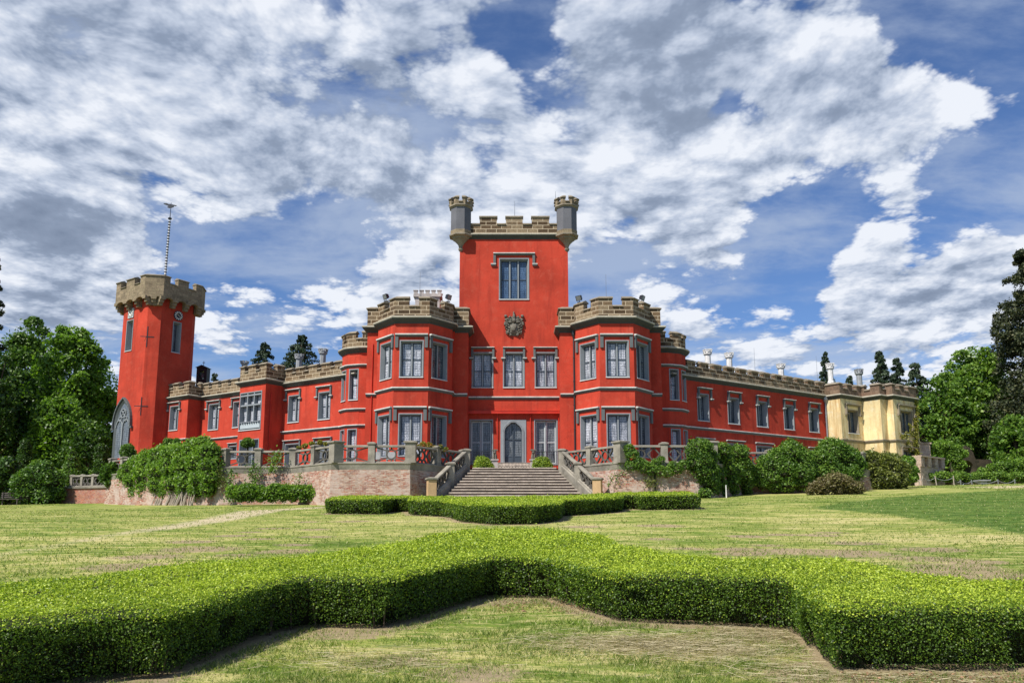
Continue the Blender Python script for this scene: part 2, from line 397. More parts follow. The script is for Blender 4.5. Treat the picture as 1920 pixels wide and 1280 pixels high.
PANE = lace('lace_curtained_glass', (.04, .055, .08), (.78, .79, .86), (.012, .015, .02))
PANED = lace('dark_leaded_glass', (.01, .013, .018), (.26, .29, .32), (.004, .005, .006))
PANEL2 = lace('lattice_glazing', (.008, .01, .014), (.24, .26, .28), (.006, .007, .009))
PANEB = lace('blue_leaded_glass', (.015, .03, .06), (.12, .2, .34), (.006, .01, .02))
CHAIRM = plain('grey_white_chair_paint', (.34, .34, .33), scale=3, bstr=.1)
PANEL_ = plain('pale_grey_panel', (.38, .43, .45), scale=2, lo=.9, hi=1.05, bstr=.05)
FACEW = plain('white_dial', (.75, .74, .68), scale=4, lo=.85, hi=1.05, bstr=.05)
GOLD = plain('pale_numerals', (.62, .56, .38), scale=4, bstr=.05)
ROOF = plain('grey_roof', (.09, .09, .095), scale=2, bstr=.3)
GRAVEL = plain('terrace_gravel', (.2, .17, .13), scale=2, bstr=.4)
WOODB = plain('bench_wood', (.09, .075, .07), scale=5, bstr=.3)
CARVE = plain('carved_grey_stone', (.17, .155, .125), scale=6, lo=.45, hi=1.35, bstr=.8, fine=22, bdist=.03)
REDPIPE = plain('red_painted_metal', (.5, .03, .015), rough=.5, bstr=.05)

# ------------------------------------------------------------------ window, hood, parapet builders
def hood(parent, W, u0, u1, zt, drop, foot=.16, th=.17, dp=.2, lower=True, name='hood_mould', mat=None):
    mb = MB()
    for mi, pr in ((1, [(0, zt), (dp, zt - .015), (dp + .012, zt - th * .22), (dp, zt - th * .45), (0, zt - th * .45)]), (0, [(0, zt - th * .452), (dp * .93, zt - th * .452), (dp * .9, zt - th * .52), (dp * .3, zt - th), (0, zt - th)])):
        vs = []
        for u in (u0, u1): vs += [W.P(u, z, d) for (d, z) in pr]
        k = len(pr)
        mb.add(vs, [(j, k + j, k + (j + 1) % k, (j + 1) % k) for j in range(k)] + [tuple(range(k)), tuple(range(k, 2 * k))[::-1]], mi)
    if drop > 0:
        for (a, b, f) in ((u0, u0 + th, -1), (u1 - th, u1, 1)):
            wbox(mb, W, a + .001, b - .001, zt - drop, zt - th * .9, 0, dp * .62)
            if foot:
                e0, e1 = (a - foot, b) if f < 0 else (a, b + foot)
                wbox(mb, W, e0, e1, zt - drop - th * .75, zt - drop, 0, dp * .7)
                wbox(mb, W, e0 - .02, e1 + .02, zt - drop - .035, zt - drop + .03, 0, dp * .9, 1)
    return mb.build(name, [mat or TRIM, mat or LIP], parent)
def window(parent, W, r, lights=2, bars=(.5,), depth=.28, inset=.13, pane=None, frame=None, sill=True, name='window', head=0, cas=None, cw=.045):
    """r = (u0,u1,z0,z1) the opening; a splayed surround, glass, mullions, glazing bars, a sloping sill"""
    u0, u1, z0, z1 = r; frame = frame or FRAME; pane = pane or PANE
    mb = MB(); i = inset; depth = max(depth, .34)
    o = [(u0, z0), (u1, z0), (u1, z1), (u0, z1)]; q = [(u0 + i, z0 + i * .9), (u1 - i, z0 + i * .9), (u1 - i, z1 - i), (u0 + i, z1 - i)]
    e = .035                                            # a narrow proud rim, then the splay
    A = [W.P(u + (-.045 if k in (0, 3) else .045), z + (-.045 if k < 2 else .045), 0) for k, (u, z) in enumerate(o)]
    B = [W.P(u + (-.045 if k in (0, 3) else .045), z + (-.045 if k < 2 else .045), e) for k, (u, z) in enumerate(o)]
    Cc = [W.P(u + (.03 if k in (0, 3) else -.03), z + (.03 if k < 2 else -.03), e) for k, (u, z) in enumerate(o)]
    D = [W.P(u, z, -depth) for (u, z) in q]
    vs = A + B + Cc + D
    fs = []
    for k in range(4):
        j = (k + 1) % 4
        for a in (0, 4, 8): fs.append((a + k, a + j, a + 4 + j, a + 4 + k))
    mb.add(vs, fs)
    win = mb.build(name, frame, parent)
    pb = MB(); U0, Z0 = q[0]; U1, Z1 = q[2]
    pb.add([W.P(U0 - .01, Z0 - .01, -depth + .01), W.P(U1 + .01, Z0 - .01, -depth + .01), W.P(U1 + .01, Z1 + .01, -depth + .01), W.P(U0 - .01, Z1 + .01, -depth + .01)], [(0, 1, 2, 3)])
    pb.build('pane', pane, win)
    m = MB(); wd = (U1 - U0) / lights
    for k in range(1, lights): wbox(m, W, U0 + k * wd - .05, U0 + k * wd + .05, Z0, Z1, -depth + .012, -depth + .15)
    if lights > 1 or bars: m.build('mullion', frame, win) if lights > 1 else None
    g = MB()
    for k in range(lights):
        a, b = U0 + k * wd + (.05 if k else 0), U0 + (k + 1) * wd - (.05 if k < lights - 1 else 0)
        t = cw
        wbox(g, W, a, a + t, Z0, Z1, -depth + .011, -depth + .06); wbox(g, W, b - t, b, Z0, Z1, -depth + .011, -depth + .06)
        wbox(g, W, a + t, b - t, Z0, Z0 + t, -depth + .011, -depth + .058); wbox(g, W, a + t, b - t, Z1 - t, Z1, -depth + .011, -depth + .058)
        for f in bars: wbox(g, W, a + t, b - t, Z0 + (Z1 - Z0) * f - .03, Z0 + (Z1 - Z0) * f + .03, -depth + .011, -depth + .056)
    g.build('casement', cas or DARKF, win)
    if sill:
        s_ = MB()
        vs = [W.P(u, z, d) for u in (u0 - .05, u1 + .05) for (d, z) in ((-.02, z0 - .06), (.07, z0 - .06), (.07, z0 - .01), (-.02, z0 + .03))]
        s_.add(vs, [(0, 1, 2, 3), (7, 6, 5, 4), (0, 4, 5, 1), (1, 5, 6, 2), (2, 6, 7, 3), (3, 7, 4, 0)])
        s_.build('sill', SILL, win)
    return win
SILL = plain('pale_sill_stone', (.5, .52, .52), scale=2, lo=.9, hi=1.1, bstr=.1)
DARKF = plain('dark_casement_paint', (.05, .065, .085), scale=2, rough=.5, bstr=.05)
def parapet(parent, poly, zb, zc, zm, merl, th=.42, stone=None, cap=None, closed=False, out=.04, name='parapet'):
    """merl: arc length intervals of the merlons along poly"""
    stone = stone or STONE; cap = cap or CAP
    tot = plen(poly, closed); mb = MB()
    # crenels are the stretches between merlons
    mb.sweep(poly, [(out, zb), (out, zc - .16), (out - th, zc - .16), (out - th, zb)], closed=closed)
    ms = sorted(merl)
    for a, b in ms: mb.sweep(poly, [(out, zc - .158), (out, zm - .16), (out - th, zm - .16), (out - th, zc - .158)], a, b, closed=closed)
    o = mb.build(name, stone, parent)
    cb = MB(); e = .1
    def capprof(z): return [(out + e, z - .162), (out + e, z - .1), (out - th * .5, z + .06), (out - th - e, z - .1), (out - th - e, z - .162)]
    for a, b in ms: cb.sweep(poly, capprof(zm), max(0, a - .05) if a > 0 else a, min(tot, b + .05), closed=closed)
    x = 0
    for a, b in ms + [(tot, tot)]:
        if a - x > .08: cb.sweep(poly, [(out + e, zc - .162), (out + e, zc - .12), (out - .1, zc + .0), (out - th, zc + .0), (out - th, zc - .162)], x + .002, a - .002, closed=closed)
        x = b
    cb.build('coping', cap, o)
    return o
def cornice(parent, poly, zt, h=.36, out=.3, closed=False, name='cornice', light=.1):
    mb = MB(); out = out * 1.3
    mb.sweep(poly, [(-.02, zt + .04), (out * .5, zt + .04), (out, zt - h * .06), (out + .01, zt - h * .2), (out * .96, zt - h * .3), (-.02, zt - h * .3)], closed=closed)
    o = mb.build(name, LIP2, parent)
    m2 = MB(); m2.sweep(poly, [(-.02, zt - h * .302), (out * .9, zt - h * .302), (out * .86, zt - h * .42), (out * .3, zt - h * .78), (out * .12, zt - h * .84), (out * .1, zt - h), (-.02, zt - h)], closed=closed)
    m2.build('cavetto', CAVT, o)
    return o
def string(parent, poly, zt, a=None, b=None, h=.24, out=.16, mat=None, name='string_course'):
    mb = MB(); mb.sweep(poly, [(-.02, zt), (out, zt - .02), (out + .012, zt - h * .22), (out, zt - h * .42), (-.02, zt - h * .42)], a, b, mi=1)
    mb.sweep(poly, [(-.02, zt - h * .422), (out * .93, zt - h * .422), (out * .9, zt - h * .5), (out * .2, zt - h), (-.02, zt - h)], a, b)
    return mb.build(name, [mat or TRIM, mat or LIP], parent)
def auto_merlons(L, m, g, start=None, first=None):
    """merlon m, gap g along length L, beginning and ending with a merlon"""
    n = max(1, round((L - m) / (m + g))); k = L / (n * (m + g) + m); out = []; x = 0
    for i in range(n + 1): out.append((x, x + m * k)); x += (m + g) * k
    return out
def rod(parent, x, y, z0, z1, name='lightning_rod', r=.022, mat=None):
    mb = MB(); mb.tube([(x, y, z0), (x, y, (z0 + z1) / 2), (x, y, z1)], [r, r * .9, r * .5], 6); return mb.build(name, mat or MET, parent)

# ------------------------------------------------------------------ terrain
TZ = 5.3                                             # level of the terrace floor
def sstep(t): t = np.clip(t, 0, 1); return t * t * (3 - 2 * t)
def G(x, y):
    x = np.asarray(x, float); y = np.asarray(y, float)
    r = np.hypot(x, y)
    yy = np.where(y < 60, y, 60 + (y - 60) * .25)
    yy = np.where(y > 90, 67.5 + (y - 90) * .03, yy)
    g = .0644 * yy + .021 * np.clip(x, -45, 45) * sstep((y - 14) / 40)
    g = g + .03 * np.sin(x * .31 + 1) * np.cos(y * .23) * sstep((y - 5) / 10)
    return g
def gz(x, y): return float(G(x, y))

# ------------------------------------------------------------------ the red castle
X0 = .15
castle = thing('castle', 'red plastered castle with square central tower, grey trimmed windows and brown battlements', 'castle', (X0, 60, TZ))
def wmass(parent, name, pts, z0, z1, mat, holes={}, roof=None):
    """pts walked left to right round the front and closed behind"""
    mb = MB(); n = len(pts)
    for i in range(n):
        facade(mb, Wall(pts[i], pts[(i + 1) % n]), z0, z1, holes.get(i, ()))
    mb.add([(p[0], p[1], z1) for p in pts], [tuple(range(n))], 1)
    return mb.build(name, [mat, ROOF], parent)
# central tower
TW = [(X0 - 4.37, 60), (X0 + 4.37, 60), (X0 + 4.37, 68.5), (X0 - 4.37, 68.5)]
W0 = Wall(TW[0], TW[1])
up3 = [W0.rect(885.5, 924, 661, 726), W0.rect(944, 982.5, 661, 726), W0.rect(1003.5, 1042.5, 661, 726)]
tw1 = W0.rect(936.5, 991, 485, 561)
zb = 6.27
fr = [W0.rect(881, 923.5, 787, 860), W0.rect(1002.5, 1044.5, 787, 860)]
for r in fr: r[2] = zb - .1
dr = W0.rect(938.5, 986.5, 786.5, 860); dr[2] = zb
zcen = lambda py, Y=60: at(963, py, Y).z
ztop = zcen(443)
wmass(castle, 'central_tower_wall', TW, 4.6, ztop, RED, {0: up3 + [tw1, dr] + fr})
for r in up3: window(castle, W0, r, 2, (.48,), pane=PANE)
window(castle, W0, tw1, 3, (.5,), pane=PANEB, inset=.15)
for r in fr: window(castle, W0, r, 2, (.5,), pane=PANEL2, sill=False, cas=SILL, cw=.07, inset=.1)
h = W0.rect(925, 1003, 474.5, 500); hood(castle, W0, h[0], h[1], h[3], (h[3] - h[2]) * .82, foot=0 if 0 else .18, th=.2)
for (a, b) in ((878.5, 932), (938, 989.5), (995, 1050)):
    h = W0.rect(a + 5, b - 5, 650.5, 675); hood(castle, W0, max(h[0], .82), min(h[1], 7.9), h[3], (h[3] - h[2]) * .85, foot=.12)
string(castle, [(X0 - 3.56, 60), (X0 + 3.56, 60)], zcen(743), h=.26)
o = MB(); wbox(o, W0, .82, 7.92, zcen(776), zcen(771.5), 0, .34); wbox(o, W0, .82, 7.92, zcen(771.5), zcen(770.5), 0, .36); o.build('canopy_rail', REDPIPE, castle)
for px in (932.5, 994.5, 1047.5):
    u = W0.uz(px, 800)[0]; m = MB(); m.tube([W0.P(u, zcen(776), .12), W0.P(u, zcen(812), .12), W0.P(u, zcen(842), .12)], .035, 6); m.build('drain_rod', REDPIPE, castle)
# door
dfr = MB(); u0, u1, z0, z1 = dr; um = (u0 + u1) / 2
zs = z1 - .95; ai = .33
arc = [(u1 - ai, z0), (u1 - ai, zs)] + [(um + (u1 - ai - um) * math.cos(t), zs + .62 * math.sin(t) + (.1 if 1.2 < t < 1.9 else 0)) for t in np.linspace(.15, math.pi - .15, 11)] + [(u0 + ai, zs), (u0 + ai, z0)]
n = len(arc); out = [(u1, z0), (u1, zs)] + [(u1 if t < .75 else (u0 if t > 2.4 else um + (u1 - um) * math.cos(t) / math.cos(.75)), z1) for t in np.linspace(.15, math.pi - .15, 11)] + [(u0, zs), (u0, z0)]
vs = [W0.P(u, z, .05) for u, z in out] + [W0.P(u, z, .05) for u, z in arc] + [W0.P(u, z, -.32) for u, z in arc] + [W0.P(u, z, -.1) for u, z in out]
fs = []
for k in range(n - 1): fs += [(k, k + 1, n + k + 1, n + k), (n + k, n + k + 1, 2 * n + k + 1, 2 * n + k), (3 * n + k, 3 * n + k + 1, k + 1, k)]
dfr.add(vs, fs)
for t in (.08, .2):                                 # mouldings round the arch
    pts = [W0.P(um + (u - um) * (1 + t), zs + (z - zs) * (1 + t) if z > zs else z, .06) for u, z in arc]
    dfr.tube(pts, .045, 5)
door = dfr.build('door', FRAME, castle)
m = MB(); m.add([W0.P(u, z, -.3) for u, z in ((u0 + .2, z0), (u1 - .2, z0), (u1 - .2, z1 - .1), (u0 + .2, z1 - .1))], [(0, 1, 2, 3)]); m.build('pane', PANEL2, door)
m = MB(); a, b = u0 + ai, u1 - ai; t = .05
for (p, q) in ((a, um - .02), (um + .02, b)):
    wbox(m, W0, p, p + t, z0, zs + .3, -.29, -.2); wbox(m, W0, q - t, q, z0, zs + .45, -.29, -.2)
    for z in (z0 + .5, z0 + 1.85, z0 + .02): wbox(m, W0, p + t, q - t, z, z + .07, -.29, -.21)
    wbox(m, W0, p + t, q - t, z0 + .02, z0 + .5, -.29, -.23)
m.build('door_leaf', DARKF, door)
# battlements of the tower
T3 = TW + [TW[0]]; off = [(X0 - 4.37, 68.5), *TW[:3]]
Z = lambda py: zcen(py, 59.9)
cornice(castle, off, Z(438.5), h=.42, out=.22)
u = lambda px, py=425: W0.uz(px, py)[0]
L1 = 8.5
ms = [(0, .8)] + [(L1 - 7.2, L1 - 6.2), (L1 - 5, L1 - 3.8), (L1 - 2.4, L1 - 1.2)] + [(L1 + u(a), L1 + u(b)) for a, b in ((899.5, 931.5), (948.5, 980), (997, 1029.5))] + [(L1 + 8.74 + 1.2, L1 + 8.74 + 2.4), (L1 + 8.74 + 3.8, L1 + 8.74 + 5)]
parapet(castle, off, Z(439), Z(417), Z(403.5), ms)
rod(castle, at(965, 400, 62).x, 62, Z(405), at(965, 377, 62).z)
def oct_(cx, cy, r, n=8, ph=22.5): return [(cx + r * math.cos(R(ph + 360 / n * k)), cy + r * math.sin(R(ph + 360 / n * k))) for k in range(n)]
for sx, tpx in ((-1, 865), (1, 1063)):
    cx, cy = X0 + sx * 4.3, 60.05; zz = lambda py: at(tpx, py, 59.4).z
    rs = .86
    m = MB(); m.prism(oct_(cx, cy, rs), zz(430.5), zz(388.5)); t = m.build('corner_turret', SLATE, castle)
    m = MB(); m.prism(oct_(cx, cy, rs + .03), zz(437), zz(430.4)); m.build('stone_band', STONE2, t)
    m = MB(); ph = R(22.5)
    m.lathe(cx, cy, [(.03, zz(468)), (.12, zz(466)), (.2, zz(464)), (.22, zz(462)), (.13, zz(460.5)), (.16, zz(457)), (.3, zz(452)), (.52, zz(447)), (.68, zz(444.5)), (.74, zz(442)), (rs + .12, zz(440.5)), (rs + .14, zz(438.5)), (rs + .05, zz(437.1))], 8, phase=ph)
    m.build('corbel', CAP, t)
    P8 = oct_(cx, cy, rs + .08); P8 = P8[4:] + P8[:4]
    s8 = math.dist(P8[0], P8[1]); tot = s8 * 8
    m = MB(); m.sweep(P8, [(.0, zz(387)), (.08, zz(386)), (.08, zz(384)), (-.3, zz(384)), (-.3, zz(389)), (-.1, zz(389))], closed=True); m.build('moulding', CAP, t)
    parapet(t, P8, zz(384.1), zz(377), zz(369), [(s8 * k + s8 * .72, s8 * k + s8 * 1.28) if k < 7 else (s8 * 7 + s8 * .72, tot) for k in range(8)] + [(0, s8 * .28)], th=.24, stone=STONE2, closed=True, out=.05)
    m = MB()
    for k in range(8):
        W = Wall(P8[k], P8[(k + 1) % 8]); L = W.L / 2
        wbox(m, W, L - .035, L + .035, zz(423), zz(396), -.11 - .02, -.02 - .075)
    m.build('arrow_slit', DARK, t)
rod(castle, at(879.5, 372, 60).x, 60, at(879, 378, 60).z, at(879, 364.5, 60).z, r=.018); rod(castle, at(1041.5, 378, 60).x, 59.9, at(1041, 382, 60).z, at(1041, 360, 60).z, r=.022)

# the two blocks with their bays
HP = [(11.33, 66), (11.33, 58.4), (10.33, 58.4), (10.33, 57.4), (8.79, 55.5), (6.26, 55.5), (4.7, 57.4), (4.7, 58.4), (3.56, 58.4), (3.56, 60.2)]
zcor, zcre, zmer, zstr = 16.73, 17.66, 18.28, 11.49
zh1 = at(770, 625, 55.4).z; zh2 = at(770, 761, 55.4).z
def side_block(s):
    pts = [(X0 + s * h_, y) for h_, y in HP]
    if s > 0: pts = pts[::-1]
    n = len(pts)
    # window rectangles by face: index of the edge that starts at pts[i]
    L_ = {3: [(714, 735.5, 640, 710.5), (708.6, 730, 776.5, 852)], 4: [(750, 793, 637, 707), (747.4, 790, 774, 852)], 5: [(810, 837.5, 643, 711), (808, 836, 778, 852)]}
    R_ = {3: [(1088.5, 1117, 642, 711.5), (1089.5, 1120, 778, 852)], 4: [(1136.5, 1178.5, 639, 707), (1138.5, 1181.5, 775, 852)], 5: [(1194, 1215, 645, 711.5), (1197.5, 1217, 779, 852)]}
    Q = L_ if s < 0 else R_
    holes = {}; wl = []
    for i, rs in Q.items():
        W = Wall(pts[i], pts[i + 1]); f = 1
        hs = []
        for j, r in enumerate(rs):
            q = W.rect(*r); q[0] = max(q[0], .28); q[1] = min(q[1], W.L - .28)
            mid = (zh1 - .28, zh1 - .28) 
            q[3] = (zh1 - .52) if j == 0 else (zh2 - .55)
            if j == 0: q[2] = at(770, 706.5, 55.5).z
            else: q[2] = 6.45
            hs.append(q); wl.append((W, q, j))
        holes[i] = hs
    wmass(castle, 'bay_wall', pts + [(X0 + s * 4.4, 66)] if s < 0 else [(X0 + 4.4, 66)] + pts, 4.6, zcor - .2, RED, {(k if s < 0 else k + 1): v for k, v in holes.items()})
    for W, q, j in wl:
        right = W.n.x > .3
        window(castle, W, q, 2, (.5,) if j == 0 else (.36,), pane=PANED if right else PANE, sill=(j == 0), depth=.3)
        zt = zh1 if j == 0 else zh2
        hood(castle, W, .06, W.L - .06, zt, 1.05, foot=0, th=.24, dp=.2)
    P = pts
    string(castle, P[1:-1] if s < 0 else P[1:-1], zstr, h=.26)
    cornice(castle, P, zcor, h=.5, out=.3)
    A = [math.dist(P[i], P[i + 1]) for i in range(n - 1)]; cs = [0]
    for a in A: cs.append(cs[-1] + a)
    # edge numbers of the bay's left slope, front and right slope
    e = 3
    ms = [(max(0, cs[e] - 4.0) if s > 0 else cs[e] - 3.1, cs[e] + .37 * A[e]), (cs[e] + .68 * A[e], cs[e + 1] + .4 * A[e + 1]), (cs[e + 1] + .7 * A[e + 1], cs[e + 2] + .32 * A[e + 2]), (cs[e + 2] + .63 * A[e + 2], cs[e + 3] + (3.1 if s > 0 else 3.9))]
    if s < 0: ms = [(a, a + 1.1) for a in (0, 1.9, 3.6)] + ms
    else: ms = ms + [(a, min(a + 1.1, cs[-1])) for a in (cs[-1] - 5.0 + .9, cs[-1] - 3.0, cs[-1] - 1.1)]
    parapet(castle, P, zcor - .02, zcre, zmer, ms)
side_block(-1); side_block(1)

# round stair turrets and the wings
CW, SW = math.cos(R(34)), math.sin(R(34))
def round_turret(s):
    cx, cy, r = X0 + s * 12.1, 62.5, 2.0
    ph = [125, 108, 92, 78, 69, 41, 34, 6, 0]
    pts = [(cx + s * r * math.sin(R(a)), cy - r * math.cos(R(a))) for a in ph] + [(X0 + s * 11.2, 60.5), (X0 + s * 11.2, 65)]
    zz = lambda py: at(963 + s * 288, py, 60.5).z
    if s > 0: pts = pts[::-1]
    holes = {}; ws = []
    for j, k in enumerate((4, 6)):
        i = k if s < 0 else len(pts) - 2 - k
        W = Wall(pts[i], pts[i + 1]); q1 = [.09, W.L - .09, zz(748.5), zz(691.5)]; q2 = [.09, W.L - .09, 6.3, zz(804)]
        holes[i] = [q1, q2]; ws += [(W, q1), (W, q2)]
    wmass(castle, 'round_turret_wall', pts, 4.6, zz(652), RED, holes)
    for W, q in ws: window(castle, W, q, 1, (.5,), pane=PANE if s < 0 or W.n.x < .5 else PANED, depth=.26, inset=.1)
    fr = pts[1:-1]; fr = (pts[:-1] if s < 0 else pts[1:])
    string(castle, fr, zz(682), h=.24, out=.18, name='hood_band'); string(castle, fr, zz(764.5), h=.24, out=.16); string(castle, fr, zz(795), h=.24, out=.16, name='hood_band')
    cornice(castle, fr, zz(650.5), h=.46, out=.28)
    tot = plen(fr); arc = plen([p for p in fr][0:9]) if s < 0 else None
    # merlons by angle along the arc
    cum = [0]
    for i in range(len(fr) - 1): cum.append(cum[-1] + math.dist(fr[i], fr[i + 1]))
    def pos(a):                                       # arc length of angle a
        A = ph + [None]
        for k in range(len(ph) - 1):
            if ph[k] >= a >= ph[k + 1]:
                f = (ph[k] - a) / (ph[k] - ph[k + 1]); q = cum[k] + f * (cum[k + 1] - cum[k]) if s < 0 else None
                if s < 0: return q
                i = len(fr) - 1 - k; return cum[i] - f * (cum[i] - cum[i - 1])
    ms = [(pos(120), pos(105)), (pos(93), pos(58)), (pos(47), pos(17)), (pos(1), tot)] if s < 0 else [(0, pos(1)), (pos(17), pos(47)), (pos(58), pos(93)), (pos(105), pos(120))]
    parapet(castle, fr, zz(651), zz(632), zz(620.5), ms, th=.34)
round_turret(-1); round_turret(1)
zwc, zwk, zwm, zws = at(626, 703.5, 62.05).z, at(617, 683.5, 62.3).z, at(617, 676, 62.3).z, at(626, 798.5, 62.05).z

# right wing
A0 = Vector((X0 + 14.05, 61.95)); A0b = A0 - Vector((CW, SW)) * 1.8
RWl = Wall(A0b, A0b + Vector((CW, SW)) * 40)
Lr = RWl.uz(1547.5, 760)[0]
A1 = RWl.o + RWl.a * Lr
RW = Wall(A0b, A1)
rw = [(1308, 1328.7, 738, 788), (1365, 1385.5, 745.3, 794), (1418.7, 1438.7, 752.5, 800), (1470, 1488, 760, 804.3), (1517, 1534.5, 767.5, 810)]
rh = [(1305, 1335, 726, 750), (1359.5, 1392, 733.7, 757), (1413.7, 1443.7, 742, 763), (1464.5, 1493, 749.5, 768), (1512, 1539, 756, 773.5)]
hs = []; zt_ = []; 
for r in rw: hs.append(RW.rect(*r))
zlo = sum(h[2] for h in hs) / 5; zhi = sum(h[3] for h in hs) / 5
hw = [RW.rect(*r) for r in rh]; zho = sum(h[3] for h in hw) / 5; zhf = sum(h[2] for h in hw) / 5
low = []
for i, h in enumerate(hs):
    h[2], h[3] = zlo, zhi; low.append([h[0] - .25, h[1] + .35, 5.6, zws - 1.15])
bk = Vector((-SW, CW)) * 9
wmass(castle, 'wing_wall', [A0b, A1, A1 + bk, A0b + bk], 4.0, zwc - .1, RED, {0: hs + low})
for h in hs: window(castle, RW, h, 2, (.5,), depth=.48, inset=.15, pane=PANED)
for h, k in zip(hw, hs): hood(castle, RW, (h[0] + h[1]) / 2 - .82, (h[0] + h[1]) / 2 + .82, zho, zho - zhf - .1, foot=.1, th=.16, dp=.26)
for h in low:
    window(castle, RW, h, 2, (.5,), depth=.3, inset=.13, pane=PANED, sill=False); hood(castle, RW, h[0] - .15, h[1] + .15, zws - .85, 0, th=.16)
string(castle, [A0b, A1], zws, h=.24); cornice(castle, [A0b, A1], zwc, h=.4, out=.26)
parapet(castle, [A0b, A1], zwc - .02, zwk - .05, zwm + .05, [(a + .3, b + .3) for a, b in auto_merlons(Lr - .3, .95, .62)], th=.45)

# left wing: main wall, two projections
B0 = Vector((X0 - 14.05, 61.95)); lb = Vector((-CW, SW)); LN = Vector((-SW, -CW))
B0b = B0 - lb * 1.8
LWl = Wall(B0b + lb * 40, B0b)
def on(px, py, W):
    u, z = W.uz(px, py); return W.o + W.a * u
p530 = on(530.5, 760, LWl)
Sd = Wall(p530 + LN * 8, p530); p497 = on(496.5, 760, Sd)
Fr1 = Wall(p497 + lb * 12, p497); p448 = on(448, 770, Fr1); s1 = (p497 - p530).length
q448 = p448 - LN * s1
p378 = on(377.5, 775, LWl); Sd2 = Wall(p378 + LN * 8, p378); p353 = on(351.5, 775, Sd2)
Fr2 = Wall(p353 + lb * 12, p353); p312 = on(309.5, 775, Fr2); s2 = (p353 - p378).length
q312 = p312 - LN * s2
SA = Wall(p530, B0b); SB = Wall(p378, q448); F1 = Wall(p448, p497); F2 = Wall(p312, p353)
bkl = Vector((SW, CW)) * 9
hA = [SA.rect(541, 561, 741.5, 791), SA.rect(597.5, 619, 735, 785.5)]
hAl = [[h[0] - .2, h[1] + .2, 5.6, zws - 1.15] for h in hA]
wmass(castle, 'wing_wall', [p530, B0b, B0b + bkl, p530 + bkl], 4.0, zwc - .1, RED, {0: hA + hAl})
for h in hA: window(castle, SA, h, 2, (.5,), depth=.34)
for h in hAl: window(castle, SA, h, 2, (.5,), depth=.3, sill=False, pane=PANED); hood(castle, SA, h[0] - .2, h[1] + .2, zws - .8, .8, foot=0, th=.15)
for r in ((535, 566, 729, 751), (592.5, 624, 723, 746)):
    h = SA.rect(*r); hood(castle, SA, h[0] + .1, h[1] - .1, h[3], (h[3] - h[2]) * .85, foot=.12)
string(castle, [p530, B0b], zws, h=.24); cornice(castle, [p530, B0b], zwc, h=.4, out=.26)
LA = SA.L
parapet(castle, [p530, B0b], zwc - .02, zwk - .02, zwm, auto_merlons(LA, 1.0, .5), th=.45)
# projection with the oriel
orl = F1.rect(450, 489.5, 735.5, 805); ol2 = F1.rect(449, 484.5, 824, 860); ol2[2] = 5.6
orl[0] = max(orl[0], .08)
zp = zwc + .16
wmass(castle, 'wing_wall', [q448, p448, p497, p530 + Vector((.01, 0)), p530 + bkl, q448 + bkl], 4.0, zp - .1, RED, {1: [orl, ol2]})
win = window(castle, F1, orl, 3, (), depth=.3, inset=.1, pane=PANE, name='oriel_window')
u0, u1, z0, z1 = orl
m = MB(); wbox(m, F1, u0 + .12, u1 - .12, z0 + .12, z0 + .62, -.25, .0); m.build('panel', PANEL_, win)
m = MB(); wbox(m, F1, u0 + .1, u1 - .1, z0 + (z1 - z0) * .64, z0 + (z1 - z0) * .64 + .12, -.28, .03); wbox(m, F1, u0 + .05, u1 - .05, z1 - .3, z1 - .18, -.28, .04); wbox(m, F1, u0 + .1, u1 - .1, z0 + .62, z0 + .7, -.28, .05)
for k in range(1, 3): wbox(m, F1, u0 + .1 + k * (u1 - u0 - .2) / 3 - .05, u0 + .1 + k * (u1 - u0 - .2) / 3 + .05, z0 + .62, z1 - .05, -.13, .02)
m.build('transom', FRAME, win)
m = MB()
for k in range(9):
    u = u0 + .2 + (u1 - u0 - .4) * k / 8; wbox(m, F1, u - .05, u + .05, z0 + .5, z0 + .66, .001, .07)
m.build('fringe', DARKF, win)
window(castle, F1, ol2, 2, (), depth=.5, pane=PANED, sill=False)
cornice(castle, [q448, p448, p497, p530], zp, h=.42, out=.26)
L0 = s1; L1_ = F1.L
parapet(castle, [q448, p448, p497, p530], zp - .02, zwk + .16, zwm + .3, [(0, L0 + .55), (L0 + 1.05, L0 + 2.05), (L0 + 2.55, L0 + L1_ + .5), (L0 + L1_ + 1.1, 2 * L0 + L1_)], th=.45)
# the far stretch and the far projection
hB = [SB.rect(391.6, 410, 757.5, 805), SB.rect(437.5, 452, 753, 800.5)]; hB[1][1] = min(hB[1][1], SB.L - .1)
hBl = [[h[0], h[1], 5.6, zws - 1.1] for h in hB[:1]] + [SB.rect(430, 444, 836, 860)]
zf = zwc - .12
wmass(castle, 'wing_wall', [p378, q448, q448 + bkl, p378 + bkl], 4.0, zf - .1, RED, {0: hB + hBl})
for h in hB: window(castle, SB, h, 2, (.5,), depth=.34)
for h in hBl: window(castle, SB, h, 1, (), depth=.3, pane=PANED, sill=False); hood(castle, SB, h[0] - .15, h[1] + .15, h[3] + .3, .4, foot=0, th=.14)
for r in ((387, 416, 750.5, 768), (433, 460, 744.5, 764)):
    h = SB.rect(*r); hood(castle, SB, h[0] + .15, min(h[1] - .15, SB.L), h[3], (h[3] - h[2]) * .85, foot=.14)
string(castle, [p378, q448], zws, h=.22); cornice(castle, [p378, q448], zf, h=.38, out=.24)
parapet(castle, [p378, q448], zf - .02, zwk - .12, zwm - .1, auto_merlons(SB.L, 1.0, .5), th=.45)
hP = [F2.rect(318.6, 334, 761.5, 806)]
wmass(castle, 'wing_wall', [q312, p312, p353, p378, p378 + bkl, q312 + bkl], 4.0, zf - .1, RED, {1: hP})
window(castle, F2, hP[0], 2, (.5,), depth=.32)
